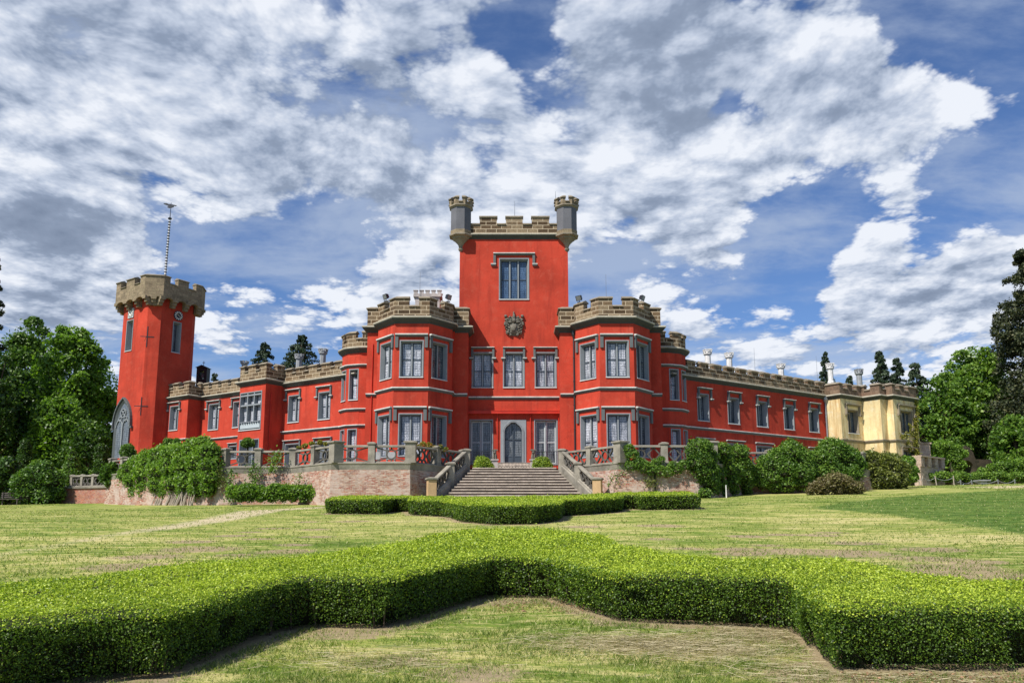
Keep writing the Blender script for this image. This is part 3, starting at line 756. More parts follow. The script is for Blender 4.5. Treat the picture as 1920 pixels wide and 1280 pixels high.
h = F2.rect(314, 340, 753.5, 771); hood(castle, F2, h[0] + .1, h[1] - .1, h[3], (h[3] - h[2]) * .85, foot=.14)
string(castle, [q312, p312, p353, p378], zws, h=.22); cornice(castle, [q312, p312, p353, p378], zf, h=.38, out=.24)
F = F2.L
parapet(castle, [q312, p312, p353, p378], zf - .02, zwk - .12, zwm - .06, [(0, s2 + .55), (s2 + 1.1, s2 + 2.0), (s2 + F - .75, s2 + F + .6), (s2 + F + 1.15, 2 * s2 + F)], th=.42)
# rain pipes
def pipe(px, y0, y1, W, mat=DARK, r=.07, d=.1, hop=True):
    u, zt = W.uz(px, y0); zl = W.uz(px, y1)[1]
    m = MB(); m.tube([W.P(u, zl, d), W.P(u, (zl + zt) / 2, d), W.P(u, zt, d)], r, 8)
    if hop:
        q = W.P(u, zt, d + .02); m.lathe(q[0], q[1], [(r, zt - .35), (r * 2.4, zt - .05), (r * 2.6, zt + .3), (r * 1.2, zt + .34)], 8)
        for k in range(1, 5):
            z = zl + (zt - zl) * k / 5; q = W.P(u, z, d); m.lathe(q[0], q[1], [(r, z - .05), (r * 1.3, z - .03), (r * 1.3, z + .03), (r, z + .05)], 8)
    m.build('rain_pipe', mat, castle)
Fl = Wall((X0 - 4.7, 58.4), (X0 - 3.56, 58.4)); FlR = Wall((X0 + 3.56, 58.4), (X0 + 4.7, 58.4)); FlO = Wall((X0 - 11.33, 58.4), (X0 - 10.33, 58.4))
pipe(848.5, 630, 850, Fl, REDDARK); pipe(1075.5, 627, 850, FlR); pipe(373.5, 744, 850, SB, DARK); pipe(699.5, 645, 850, FlO, REDPIPE, .04, .05, False); pipe(508, 735, 850, Sd, REDPIPE, .04, .05, False)

# ------------------------------------------------------------------ chimneys, bell cote, lamps on the roofs
def chimney(px, yt, yb, Y, wpx, label, mat, parent=castle, n=8, name='chimney'):
    p = at(px, yb, Y); zt, zb_ = at(px, yt, Y).z, p.z - .5; r = wpx / 1467 * Y / 2
    m = MB(); hh = zt - zb_
    ph = R(22.5)
    m.lathe(p.x, p.y, [(r * 1.1, zb_ - 3), (r * 1.1, zb_ + .4), (r * .85, zb_ + .5), (r * .85, zt - hh * .3), (r * 1.25, zt - hh * .24), (r * 1.25, zt - hh * .14), (r * .9, zt - hh * .14)], n, phase=ph)
    for k in range(n):
        a = 2 * math.pi * k / n
        cx_, cy_ = p.x + r * 1.1 * math.cos(a), p.y + r * 1.1 * math.sin(a); q = r * .24
        m.box(cx_ - q, cx_ + q, cy_ - q, cy_ + q, zt - hh * .145, zt - (0 if k % 2 else .03))
        m.box(cx_ - q * 1.35, cx_ + q * 1.35, cy_ - q * 1.35, cy_ + q * 1.35, zt - hh * .045, zt - hh * .01)
    o = m.build(name, mat, parent)
    return o
for a in ((1327.5, 655, 684, 71, 13), (1368, 661, 690, 73, 13), (1465, 682, 706, 78, 12.5), (1558, 681, 714, 81, 11.5)): chimney(*a, '', WHITE)
for a in ((560, 664, 690, 72, 13), (605, 654, 682, 70, 13.5), (458, 677, 690, 78, 12)): chimney(*a, '', GREYST)
# wide castellated stack behind the left bay
m = MB(); p = at(802, 560, 62); zt = at(802, 547, 62).z
q0 = at(777, 560, 62).x; q1 = at(828, 560, 62).x
m.box(q0 + .12, q1 - .12, 61.6, 62.6, 15.5, zt - .55)
m.box(q0 - .02, q1 + .02, 61.48, 62.72, zt - .56, zt - .34)
for k in range(5):
    x = q0 + .15 + (q1 - q0 - .3) * k / 4
    for y in (61.6, 62.6): m.box(x - .15, x + .15, y - .1, y + .1, zt - .345, zt - .06); m.box(x - .19, x + .19, y - .14, y + .14, zt - .07, zt)
m.build('chimney', PINKST, castle)
rod(castle, at(789, 540, 62).x, 61.4, 16, at(789, 514, 62).z); rod(castle, at(1136.5, 545, 60).x, 60, 16, at(1136.5, 514, 60).z)
rod(castle, at(1415, 680, 75).x, 75, 13, at(1415, 652, 75).z); rod(castle, at(1531.5, 690, 78).x, 78, 13, at(1531.5, 667, 78).z)
# bell cote
m = MB(); c = at(378, 700, 80); zt = at(378, 684, 80).z; hw_ = 10 / 1467 * 80; b = c.z - 3; e = at(378, 689, 80).z
for sx in (-1, 1):
    m.box(c.x + (sx * hw_ if sx < 0 else hw_ - .3), c.x + (sx * hw_ + .3 if sx < 0 else hw_), 80, 80.9, b, e)
m.box(c.x - hw_ + .301, c.x + hw_ - .301, 80, 80.9, b, c.z - .55); m.box(c.x - hw_ + .301, c.x + hw_ - .301, 80, 80.9, e - .35, e - .001)
m.add([(c.x - hw_ - .12, 79.85, e), (c.x + hw_ + .12, 79.85, e), (c.x, 79.85, zt), (c.x - hw_ - .12, 81.05, e), (c.x + hw_ + .12, 81.05, e), (c.x, 81.05, zt)], [(0, 1, 2), (5, 4, 3), (0, 2, 5, 3), (1, 4, 5, 2), (0, 3, 4, 1)])
m.tube([(c.x, 80.4, zt), (c.x, 80.4, zt + .25), (c.x, 80.4, zt + .5)], .03); m.box(c.x - .14, c.x + .14, 80.38, 80.42, zt + .3, zt + .35)
bc = m.build('bell_cote', DARK, castle)
m = MB(); m.lathe(c.x, 80.45, [(.3, c.z - .4), (.24, c.z - .2), (.16, c.z + .1), (.05, c.z + .2)], 10); m.build('bell', MET, bc)

def floodlight(px, py, Y, ax, label):
    p = at(px, py, Y); r = thing('floodlight', label, 'floodlight', (p.x, Y, p.z), 'floodlights on the battlements')
    m = MB(); m.tube([(p.x, Y, p.z), (p.x, Y, p.z + .12), (p.x + .02 * ax, Y, p.z + .2)], .03); m.box(p.x - .16, p.x + .16, Y - .06, Y + .06, p.z - .03, p.z + .03); m.build('bracket', DARK, r)
    m = MB(); c = Vector((p.x, Y, p.z + .36)); d = Vector((ax, -.6, -.35)).normalized(); s = d.cross(Vector((0, 0, 1))).normalized(); t = s.cross(d)
    vs = [c + d * a + s * b * k + t * e * k * .8 for a, k in ((-.14, .16), (.1, .25), (.14, .25)) for b, e in ((-1, -1), (1, -1), (1, 1), (-1, 1))]
    m.add(vs, [(0, 1, 2, 3), (11, 10, 9, 8)] + [(i * 4 + j, (i + 1) * 4 + j, (i + 1) * 4 + (j + 1) % 4, i * 4 + (j + 1) % 4) for i in (0, 1) for j in range(4)]); m.build('lamp_housing', DARK, r)
    m = MB(); vs = [c + d * .143 + s * b * .2 + t * e * .16 for b, e in ((-1, -1), (1, -1), (1, 1), (-1, 1))]; m.add(vs, [(0, 1, 2, 3)]); m.build('lens', MET, r)
floodlight(724, 564.5, 57.2, -.7, 'black floodlight on the outermost merlon of the bay left of the central tower')
floodlight(840, 565.5, 57.2, .9, 'black floodlight on the inner merlon of the bay left of the central tower')
floodlight(1086.5, 567, 57.2, -.5, 'pale faced square floodlight on the inner merlon of the bay right of the central tower')
floodlight(1203.5, 567, 57.2, .9, 'thin black floodlight on the outer merlon of the bay right of the central tower')

# coat of arms
c = at(963.7, 609, 59.9)
arms = MB(); Wc = W0; uc = W0.uz(963.7, 609)[0]; k = 60.9 / 1450
def blob(m, u, z, r, d0, d1, sx=1, sz=1, n=8):
    vs = []; 
    for f, q in ((1, d0), (1, (d0 + d1) / 2), (.72, d1 * .9 + d0 * .1), (.3, d1)):
        vs += [W0.P(u + r * f * sx * math.cos(t), z + r * f * sz * math.sin(t), q) for t in np.linspace(0, 2 * math.pi, n, endpoint=False)]
    fs = [(i * n + j, i * n + (j + 1) % n, (i + 1) * n + (j + 1) % n, (i + 1) * n + j) for i in range(3) for j in range(n)] + [tuple(range(3 * n, 4 * n))]
    m.add(vs, fs)
blob(arms, uc, c.z - .08, .72, 0, .08, 1, 1.12, 14); blob(arms, uc, c.z - .25, .42, 0, .28, 1, 1.2, 12); blob(arms, uc - .05, c.z - .3, .2, .2, .36, 1, 1.4); blob(arms, uc + .1, c.z - .15, .14, .2, .38, 1, 1.5)
blob(arms, uc, c.z + .32, .17, .05, .42, 1, 1.2); blob(arms, uc + .0, c.z + .68, .15, .0, .3, .8, 1.6); blob(arms, uc - .02, c.z + .95, .1, .0, .2, .7, 1.7)
for s in (-1, 1):
    for i in range(26):
        t = i / 25; rr = .52 + .16 * math.sin(i * 2.1); a = -1.35 + 2.5 * t
        blob(arms, uc + s * (rr * math.cos(a) * 1.02 + .05), c.z + .02 + rr * math.sin(a) * 1.05 + (.05 if i % 2 else -.03), .085 + .03 * math.sin(i * 1.7), .0, .16 + .12 * (i % 3) / 2, 1 + .3 * (i % 2), 1)
    for i in range(16): blob(arms, uc + s * (.34 + .32 * ((i * 7) % 5) / 5), c.z - .72 + 1.3 * i / 15, .075, .05, .2 + .08 * (i % 2), 1 + .4 * (i % 2), 1)
    blob(arms, uc + s * .5, c.z - .62, .16, 0, .2)
    blob(arms, uc + s * .66, c.z + .72, .13, 0, .25); blob(arms, uc + s * .3, c.z + .2, .15, .05, .34, 1.2, .8); blob(arms, uc + s * .28, c.z - .78, .13, .0, .2)
arms.build('coat_of_arms', CARVE, castle)

# ------------------------------------------------------------------ clock tower
al = Vector((-CW, SW)); ar = Vector((SW, CW)); ch = .85
q_ = on(314.5, 775, Fr2); _W = Wall(q_ + LN * 30, q_ - LN * 30)
Fc = on(278.5, 700, _W); TB = (on(373, 640, _W) - Fc).length; _W = Wall(Fc + al * 30, Fc); TA = (on(214.5, 700, _W) - Fc).length
print('tower', Fc, TA, TB)
ct = thing('clock_tower', 'tall square red tower with two clocks, pointed window and overhanging stone battlements', 'tower', (Fc.x, Fc.y, 4))
def octa(g):                                          # square with cut corners, grown by g
    a, b = TA, TB; O = Fc - al * g - ar * g; A, B = a + 2 * g, b + 2 * g; cc = ch + g * .5
    q = [O + al * cc, O + ar * cc, O + ar * (B - cc), O + ar * B + al * cc, O + ar * B + al * (A - cc), O + ar * (B - cc) + al * A, O + ar * cc + al * A, O + al * (A - cc)]
    q = [q[7], q[0], q[1], q[2], q[3], q[4], q[5], q[6]]
    return q
TP = octa(0); zq = lambda py: at(288, py, Fc.y - .6).z
zt_c, zcr_c, zpb = zq(511), zq(523.5), zq(551.5)
WL, WCh, WR = Wall(TP[0], TP[1]), Wall(TP[1], TP[2]), Wall(TP[2], TP[3])
rl = WL.rect(237, 248.5, 601, 657); rr_ = WR.rect(323.5, 338, 604, 661)
wmass(ct, 'tower_wall', TP, 3.0, zq(545), RED, {0: [rl], 2: [rr_]})
window(ct, WL, rl, 1, (), depth=.5, inset=.16, pane=PANED, name='slit_window'); window(ct, WR, rr_, 1, (), depth=.5, inset=.2, pane=PANED, name='slit_window')
PP = octa(.72); PQ = PP + [PP[0]]
m = MB(); cum = [0]
for i in range(8): cum.append(cum[-1] + math.dist(PP[i], PP[(i + 1) % 8]))
tot = cum[-1]
merl = []
for i in range(8):
    L = cum[i + 1] - cum[i]
    if L > 2:
        for (a, b) in ((-.0, .16), (.36, .64), (.84, 1.0)):
            merl.append([cum[i] + a * L, cum[i] + b * L])
    else: merl.append([cum[i], cum[i + 1]])
mg = []
for a, b in sorted(merl):
    if mg and a - mg[-1][1] < .01: mg[-1][1] = b
    else: mg.append([a, b])
parapet(ct, PP, zpb, zcr_c, zt_c, [tuple(x) for x in mg], th=.55, stone=STONE2, closed=True, out=0)
# machicolation: corbels and the little arches between them
co = MB(); arx = MB()
for i in range(8):
    A_, B_ = PP[i], PP[(i + 1) % 8]; W = Wall(A_, B_); nb = 3 if W.L > 2 else 1
    us = [W.L * k / nb for k in range(nb + 1)] if nb > 1 else [0.08, W.L / 2, W.L - .08]
    cwid = .21
    for u in (us if nb > 1 else us[1:2]):
        co = MB()
        for (z0, z1, d0) in ((zpb - .3, zpb, -.001), (zpb - .57, zpb - .3, -.17), (zpb - .82, zpb - .57, -.36)):
            lo, hi = (u - cwid, u + cwid); 
            wbox(co, W, lo, hi, z0, z1 - .001, -.85, d0)
        co.build('corbel', STONE2, ct)
    for k in range(len(us) - 1):
        a, b = us[k] + cwid, us[k + 1] - cwid
        if b - a < .15: continue
        N_ = 8; arx = MB()
        for j in range(N_):
            t0, t1 = j / N_, (j + 1) / N_; f = lambda t: zpb - .34 + .3 * math.sqrt(max(0, 1 - (2 * t - 1) ** 2))
            x0_, x1_ = a + (b - a) * t0, a + (b - a) * t1
            vs = [W.P(x0_, f(t0), -.002), W.P(x1_, f(t1), -.002), W.P(x1_, zpb, -.002), W.P(x0_, zpb, -.002), W.P(x0_, f(t0), -.4), W.P(x1_, f(t1), -.4), W.P(x1_, zpb, -.4), W.P(x0_, zpb, -.4)]
            arx.add(vs, [(0, 1, 2, 3), (7, 6, 5, 4), (0, 4, 5, 1)])
        arx.build('corbel_arch', STONE2, ct)
m = MB(); m.prism([tuple(q) for q in octa(.55)], zpb + .02, zpb + .3); m.build('roof_deck', ROOF, ct)
def disc(m, W, u, z, r, d0, d1, n=24, mi=0):
    vs = [W.P(u + r * math.cos(t), z + r * math.sin(t), d) for d in (d0, d1) for t in np.linspace(0, 2 * math.pi, n, endpoint=False)]
    m.add(vs, [(j, (j + 1) % n, n + (j + 1) % n, n + j) for j in range(n)] + [tuple(range(n, 2 * n))], mi)
for W, px, py, dark in ((WR, 334, 592, True), (WL, 246.5, 587.5, False)):
    u, z = W.uz(px, py); r = .47
    m = MB()
    if dark: disc(m, W, u, z, r, 0, .08)
    else: wbox(m, W, u - r, u + r, z - r, z + r, 0, .08)
    cl = m.build('clock', DARK if dark else PANEL_, ct)
    m = MB()
    if not dark: disc(m, W, u, z, r * .9, .081, .1); m.build('dial', FACEW, cl); m = MB()
    for k in range(12):
        a = k * math.pi / 6; d = Vector((math.sin(a), math.cos(a))); s = Vector((d.y, -d.x)); r0, r1, wd = r * .55, r * .88, .045
        e = .101; vs = [W.P(u + d.x * q + s.x * w_, z + d.y * q + s.y * w_, e + h) for h in (0, .01) for q, w_ in ((r0, -wd), (r0, wd), (r1, wd), (r1, -wd))]
        m.add(vs, [(4, 5, 6, 7), (0, 1, 5, 4), (1, 2, 6, 5), (2, 3, 7, 6), (3, 0, 4, 7)])
    m.build('numerals', FACEW if dark else DARK, cl)
    m = MB()
    for a, l in ((2.2, r * .75), (-1.0, r * .5)):
        d = Vector((math.sin(a), math.cos(a))); s = Vector((d.y, -d.x))
        vs = [W.P(u + d.x * q + s.x * w_, z + d.y * q + s.y * w_, .125 + h) for h in (0, .015) for q, w_ in ((-.08, -.03), (-.08, .03), (l, .012), (l, -.012))]
        m.add(vs, [(4, 5, 6, 7), (0, 1, 5, 4), (1, 2, 6, 5), (2, 3, 7, 6), (3, 0, 4, 7)])
    m.build('clock_hands', GOLD if dark else DARK, cl)
for (px, py, hh, ww) in ((276, 631, 35, 14), (264.5, 761, 30, 15)):
    u, z = WCh.uz(px, py); s = 83 / 1450; m = MB()
    wbox(m, WCh, u - .035, u + .035, z - hh * s / 2, z + hh * s / 2, .001, .03); wbox(m, WCh, u - .6, u - .036, z - .035, z + .035, .001, .03); wbox(m, WCh, u + .036, u + .6, z - .035, z + .035, .001, .03)
    m.build('cross_slit', DARK, ct)
# pointed window
def pointed(u0, u1, z0, zs, zt, n=9, g=0):
    u0 -= g; u1 += g; zt += g * 1.35; um = (u0 + u1) / 2; H = zt - zs; w_ = (u1 - u0) / 2; Rr = (w_ * w_ + H * H) / (2 * w_); a1 = math.asin(min(1, H / Rr))
    if H < w_: Rr = w_; a1 = math.pi / 2
    L = [(u0, z0)] + [(u0 + Rr - Rr * math.cos(t), zs + Rr * math.sin(t)) for t in np.linspace(0, a1, n + 1)[:-1]]
    return L + [(um, zt)] + [(2 * um - u, z) for u, z in L[::-1]]
q = WL.rect(218, 242.5, 757, 858); u0, u1 = q[0], q[1]; z0 = WL.uz(229, 858)[1]; zt = WL.uz(230, 756)[1]; zs = WL.uz(230, 795)[1]
m = MB(); I_ = pointed(u0, u1, z0, zs, zt); O_ = pointed(u0, u1, z0, zs, zt, g=.17)
n = len(I_); vs = [WL.P(u, z, .01) for u, z in O_] + [WL.P(u, z, .16) for u, z in O_] + [WL.P(u, z, .02) for u, z in I_]
m.add(vs, [(a + k, a + k + 1, a + n + k + 1, a + n + k) for k in range(n - 1) for a in (0, n)])
aw = m.build('pointed_window', TRIM, ct)
m = MB(); m.add([WL.P(u, z, .015) for u, z in I_], [tuple(range(n))]); m.build('pane', PANED, aw)
m = MB(); um = (u0 + u1) / 2
def ribbon(m, W, pts, w_, d0, d1):
    for (a, b) in zip(pts, pts[1:]):
        A_, B_ = Vector(a), Vector(b); d = (B_ - A_); 
        if d.length < 1e-4: continue
        d.normalize(); s = Vector((d.y, -d.x)) * w_ / 2; A2, B2 = A_ - d * w_ * .25, B_ + d * w_ * .25
        vs = [W.P(p.x, p.y, dd) for dd in (d0, d1) for p in (A2 - s, B2 - s, B2 + s, A2 + s)]
        m.add(vs, [(4, 5, 6, 7), (0, 1, 5, 4), (1, 2, 6, 5), (2, 3, 7, 6), (3, 0, 4, 7)])
ribbon(m, WL, [(um, z0), (um, zs + .1)], .16, .016, .12)
for a, b in ((u0, um), (um, u1)):
    P_ = pointed(a + .04, b - .04, zs - 1.0, zs - .25, zs + .45, 6); ribbon(m, WL, P_[1:-1], .09, .017, .11)
for (a, b, r_) in ((um, zs + 1.05, .42), (um - .45, zs + .5, .22), (um + .45, zs + .5, .22)):
    ribbon(m, WL, [(a + r_ * math.cos(t), b + r_ * math.sin(t)) for t in np.linspace(0, 2 * math.pi, 13)], .08, .018, .105)
for t in np.linspace(0, 2 * math.pi, 5)[:-1]: ribbon(m, WL, [(um + .05 * math.cos(t + .78), zs + 1.05 + .05 * math.sin(t + .78)), (um + .4 * math.cos(t + .78), zs + 1.05 + .4 * math.sin(t + .78))], .06, .019, .1)
m.build('tracery', FRAME, aw)
m = MB(); P_ = pointed(u0, u1, zs - .3, zs, zt, g=.36); ribbon(m, WL, P_, .13, .002, .26)
for a, b in ((P_[0][0] - .25, P_[0][0] + .1), (P_[-1][0] - .1, P_[-1][0] + .25)): wbox(m, WL, a, b, zs - .48, zs - .3, .003, .24)
m.build('hood_mould', TRIM, ct)
# mast with weather vane
cx = Fc + al * 2.3 + ar * 2.6; b = at(309.5, 513, cx.y); tpt = at(322.5, 386, cx.y)
ms_ = thing('weather_vane_mast', 'thin white banded mast carrying a bird shaped weather vane, on the clock tower', 'weather vane', (b.x, cx.y, zpb + .3))
lx = lambda z: b.x + (tpt.x - b.x) * (z - b.z) / (tpt.z - b.z) * .55
p0 = Vector((b.x, cx.y, zpb + .3)); p1 = Vector((lx(tpt.z - 1.4) , cx.y, tpt.z - 1.4)); p2 = Vector((lx(tpt.z) , cx.y, tpt.z))
m = MB(); m.tube([p0, (p0 + p1) / 2, p1], [.13, .1, .075], 8); m.build('mast', WHITE, ms_)
for k in range(26):
    m = MB(); c_ = p0.lerp(p1, (k + 4) / 30); m.box(c_.x - .19, c_.x + .02, c_.y - .02, c_.y + .02, c_.z - .015, c_.z + .015); m.lathe(c_.x, c_.y, [(.11, c_.z - .1), (.125, c_.z - .08), (.125, c_.z + .0), (.11, c_.z + .02)], 8); m.build('rung', DARK, ms_)
m = MB(); m.tube([p1, (p1 + p2) / 2, p2 + Vector((0, 0, .35))], [.05, .035, .02], 6); m.lathe(p1.x, p1.y, [(.05, p1.z - .1), (.2, p1.z), (.2, p1.z + .08), (.05, p1.z + .2)], 8); m.build('spindle', DARK, ms_)
m = MB(); v = Wall((p2.x - 1, p2.y), (p2.x, p2.y - .25)); s = 1.0
bird = [(-1.0, .35), (-.55, .3), (-.15, .12), (.25, .1), (.6, -.02), (1.0, -.12), (1.35, -.22), (1.1, -.32), (.9, -.25), (.7, -.42), (.3, -.5), (-.1, -.5), (-.5, -.32), (-.15, -.2), (-.5, -.05), (-1.2, .25)]
bird = [(a * .62 , b_ * .7) for a, b_ in bird]
vs = [v.P(1 + a, p2.z + c_, d) for d in (-.03, .03) for a, c_ in bird]; n = len(bird)
m.add(vs, [tuple(range(n)), tuple(range(n, 2 * n))[::-1]] + [(j, n + j, n + (j + 1) % n, (j + 1) % n) for j in range(n)]); m.build('vane', DARK, ms_)

# ------------------------------------------------------------------ yellow house at the end of the right wing
Y0 = Vector(A1)
def fwd(p, px, py): 
    W = Wall(p, p + Vector((SW, -CW))); u = W.uz(px, py)[0]; return p + Vector((SW, -CW)) * u
def alo(p, px, py):
    W = Wall(p, p + Vector((CW, SW))); u = W.uz(px, py)[0]; return p + Vector((CW, SW)) * u
yp = [Y0]
for f, px in ((fwd, 1577), (alo, 1617.5), (fwd, 1652), (alo, 1663.5), (fwd, 1676), (alo, 1720.5)): yp.append(f(yp[-1], px, 780))
yh = thing('yellow_house', 'crumbling yellow plastered wing with stone battlements joined to the end of the red wing', 'house', (yp[0].x, yp[0].y, 4))
zy = at(1575, 739.5, yp[1].y).z; zyk = at(1575, 716, yp[1].y).z
Wy1, Wy2 = Wall(yp[1], yp[2]), Wall(yp[5], yp[6])
y1 = Wy1.rect(1590, 1609, 769, 812); y2 = Wy2.rect(1688, 1711, 769, 812); y3 = Wy2.rect(1693, 1722, 844, 862)
y2[2], y2[3] = y1[2], y1[3]; y3[1] = min(y3[1], Wy2.L - .3); y3[2] = 4.6
wmass(yh, 'house_wall', [Vector(p) for p in yp] + [yp[6] + bk * 1.0, yp[0] + bk], 2.5, zy - .1, YEL, {1: [y1], 5: [y2, y3]})
window(yh, Wy1, y1, 2, (), depth=.45, pane=PANED, frame=CAP); window(yh, Wy2, y2, 3, (), depth=.4, pane=PANED, frame=CAP); window(yh, Wy2, y3, 2, (), depth=.4, pane=PANED, frame=CAP, sill=False)
for W, r in ((Wy1, y1), (Wy2, y2)): hood(yh, W, r[0] - .35, r[1] + .35, r[3] + .55, .95, foot=.1, th=.2, dp=.26, mat=CAP)
hood(yh, Wy2, y3[0] - .2, y3[1] + .1, y3[3] + .3, .8, foot=0, th=.16, mat=CAP)
zys = at(1577, 822, yp[1].y).z
string(yh, yp, zys, h=.3, out=.14, mat=CAP); cornice(yh, yp, zy + .05, h=.38, out=.22)
cy_ = [0]
for i in range(6): cy_.append(cy_[-1] + math.dist(yp[i], yp[i + 1]))
e1, e3, e5 = cy_[2] - cy_[1], cy_[4] - cy_[3], cy_[6] - cy_[5]
parapet(yh, yp, zy, zyk - .42, zyk, [(0, cy_[1] + .5), (cy_[1] + 1.2, cy_[1] + 2.0), (cy_[1] + 2.7, cy_[2] + .35), (cy_[2] + .95, cy_[3] + .5), (cy_[4] + .0, cy_[5] + .5), (cy_[5] + 1.2, cy_[5] + 2.0), (cy_[5] + 2.7, cy_[6])], th=.45, stone=STONE3)
pW = Wall(yp[0], yp[1]); u, z_ = pW.uz(1550, 750)
m = MB(); q = pW.P(.12, 0, .14); zt = at(1549, 748, yp[0].y).z; m.tube([(q[0], q[1], 4), (q[0], q[1], zt - 2), (q[0], q[1], zt)], .08, 8); m.lathe(q[0], q[1], [(.08, zt - .4), (.25, zt - .1), (.28, zt + .3), (.1, zt + .35)], 8); m.build('rain_pipe', MET, yh)
chimney(1612, 692, 722, 84, 12, '', GREYST, yh)

# ruined crenellated wall and gate beyond the yellow house
rw_ = thing('ruined_wall', 'short pale pink crenellated stone wall standing beyond the yellow house', 'wall', (38, 71, 4.2))
a_ = at(1726, 880, 70.5); b_ = at(1770, 880, 74)
pts = [(a_.x, 70.5), (b_.x, 74)]
zr = at(1727, 853, 70.5).z
m = MB(); m.sweep(pts, [(0, 3), (0, zr - 1.0), (-.6, zr - 1.0), (-.6, 3)]); L = plen(pts)
for a, b in auto_merlons(L, .7, .75): m.sweep(pts, [(.12, zr - 1.0), (.12, zr - .12), (-.6, zr - .12), (-.6, zr - 1.0)], a, b)
m.sweep(pts, [(.2, zr - .119), (.2, zr), (-.7, zr), (-.7, zr - .119)])
m.build('wall', RUIN, rw_)
m = MB(); c0 = at(1726, 850, 75.5); m.box(c0.x, c0.x + 1.0, 75.5, 76.5, 3, at(1726, 832, 75.5).z); m.box(c0.x - .1, c0.x + 1.1, 75.4, 76.6, at(1726, 832, 75.5).z, at(1726, 829, 75.5).z); m.build('pier', RUIN, rw_)
gt = thing('stone_gateway', 'old stone gateway with a round arch, coloured dark for the shade of trees', 'gateway', (at(1815, 880, 84).x, 84, 4.5))
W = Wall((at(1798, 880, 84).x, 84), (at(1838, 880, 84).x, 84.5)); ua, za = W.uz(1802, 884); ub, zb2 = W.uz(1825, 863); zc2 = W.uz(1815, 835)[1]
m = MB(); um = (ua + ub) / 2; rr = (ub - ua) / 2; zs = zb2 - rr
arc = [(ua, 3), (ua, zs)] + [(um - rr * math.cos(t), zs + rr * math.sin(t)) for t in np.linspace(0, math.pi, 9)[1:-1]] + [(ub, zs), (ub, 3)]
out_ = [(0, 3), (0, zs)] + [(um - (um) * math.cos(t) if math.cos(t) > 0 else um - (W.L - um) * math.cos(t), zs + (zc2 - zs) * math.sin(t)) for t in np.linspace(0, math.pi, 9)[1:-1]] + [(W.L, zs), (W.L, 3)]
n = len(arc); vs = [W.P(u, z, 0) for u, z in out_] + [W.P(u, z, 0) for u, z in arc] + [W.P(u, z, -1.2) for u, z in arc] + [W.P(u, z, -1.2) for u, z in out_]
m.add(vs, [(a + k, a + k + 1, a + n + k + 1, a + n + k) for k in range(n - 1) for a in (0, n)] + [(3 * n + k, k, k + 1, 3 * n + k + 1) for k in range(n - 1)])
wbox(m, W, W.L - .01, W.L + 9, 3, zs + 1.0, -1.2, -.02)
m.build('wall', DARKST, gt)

# ------------------------------------------------------------------ terrace: walls, floor, steps
def X_(px, Y, z=850): return at(px, z, Y).x
PLh = [(3.05, 51.2), (6.2, 46.3), (10.9, 46.3), (14.35, 50.0), (18.9, 50.2), (26.0, 54.5), (30.6, 58.5)]
def terrace_side(s, label):
    P = [(X0 - .05 + s * x, y) for x, y in PLh]
    if s > 0: P = P[:3] + [(X0 + 11.9, 46.4), (X0 + 15.2, 51.0), (X0 + 22.5, 51.5), (X0 + 27.5, 56.5)]; del P[2]
    if s < 0: P = P[::-1]
    r = thing('terrace_wall', label, 'wall', (P[0][0], P[0][1], 3))
    m = MB(); m.sweep(P, [(.22, 1.2), (0.02, TZ - .42), (-.6, TZ - .42), (-.6, 1.2)]); m.build('brickwork', BRICK, r)
    m = MB(); m.sweep(P, [(.0, TZ - .419), (.06, TZ - .1), (.1, TZ - .06), (.1, TZ), (-.62, TZ), (-.62, TZ - .419)]); m.build('plinth', BAL, r)
    return P
PL = terrace_side(-1, 'old brick retaining wall of the terrace left of the steps, whitewash worn off')
PR = terrace_side(1, 'old brick retaining wall of the terrace right of the steps, partly hidden by ivy')
fl = MB()
poly = [p for p in PL] + [p for p in PR]
inner = [(PL[0][0] - 6, 72), *PL, *PR, (PR[-1][0] + 2, 70), (PR[-1][0] + 2, 80), (PL[0][0] - 6, 80)]
fl.add([(p[0], p[1] + .3, TZ - .01) for p in inner], [tuple(range(len(inner)))])
tag(fl.build('terrace', GRAVEL), kind='structure')

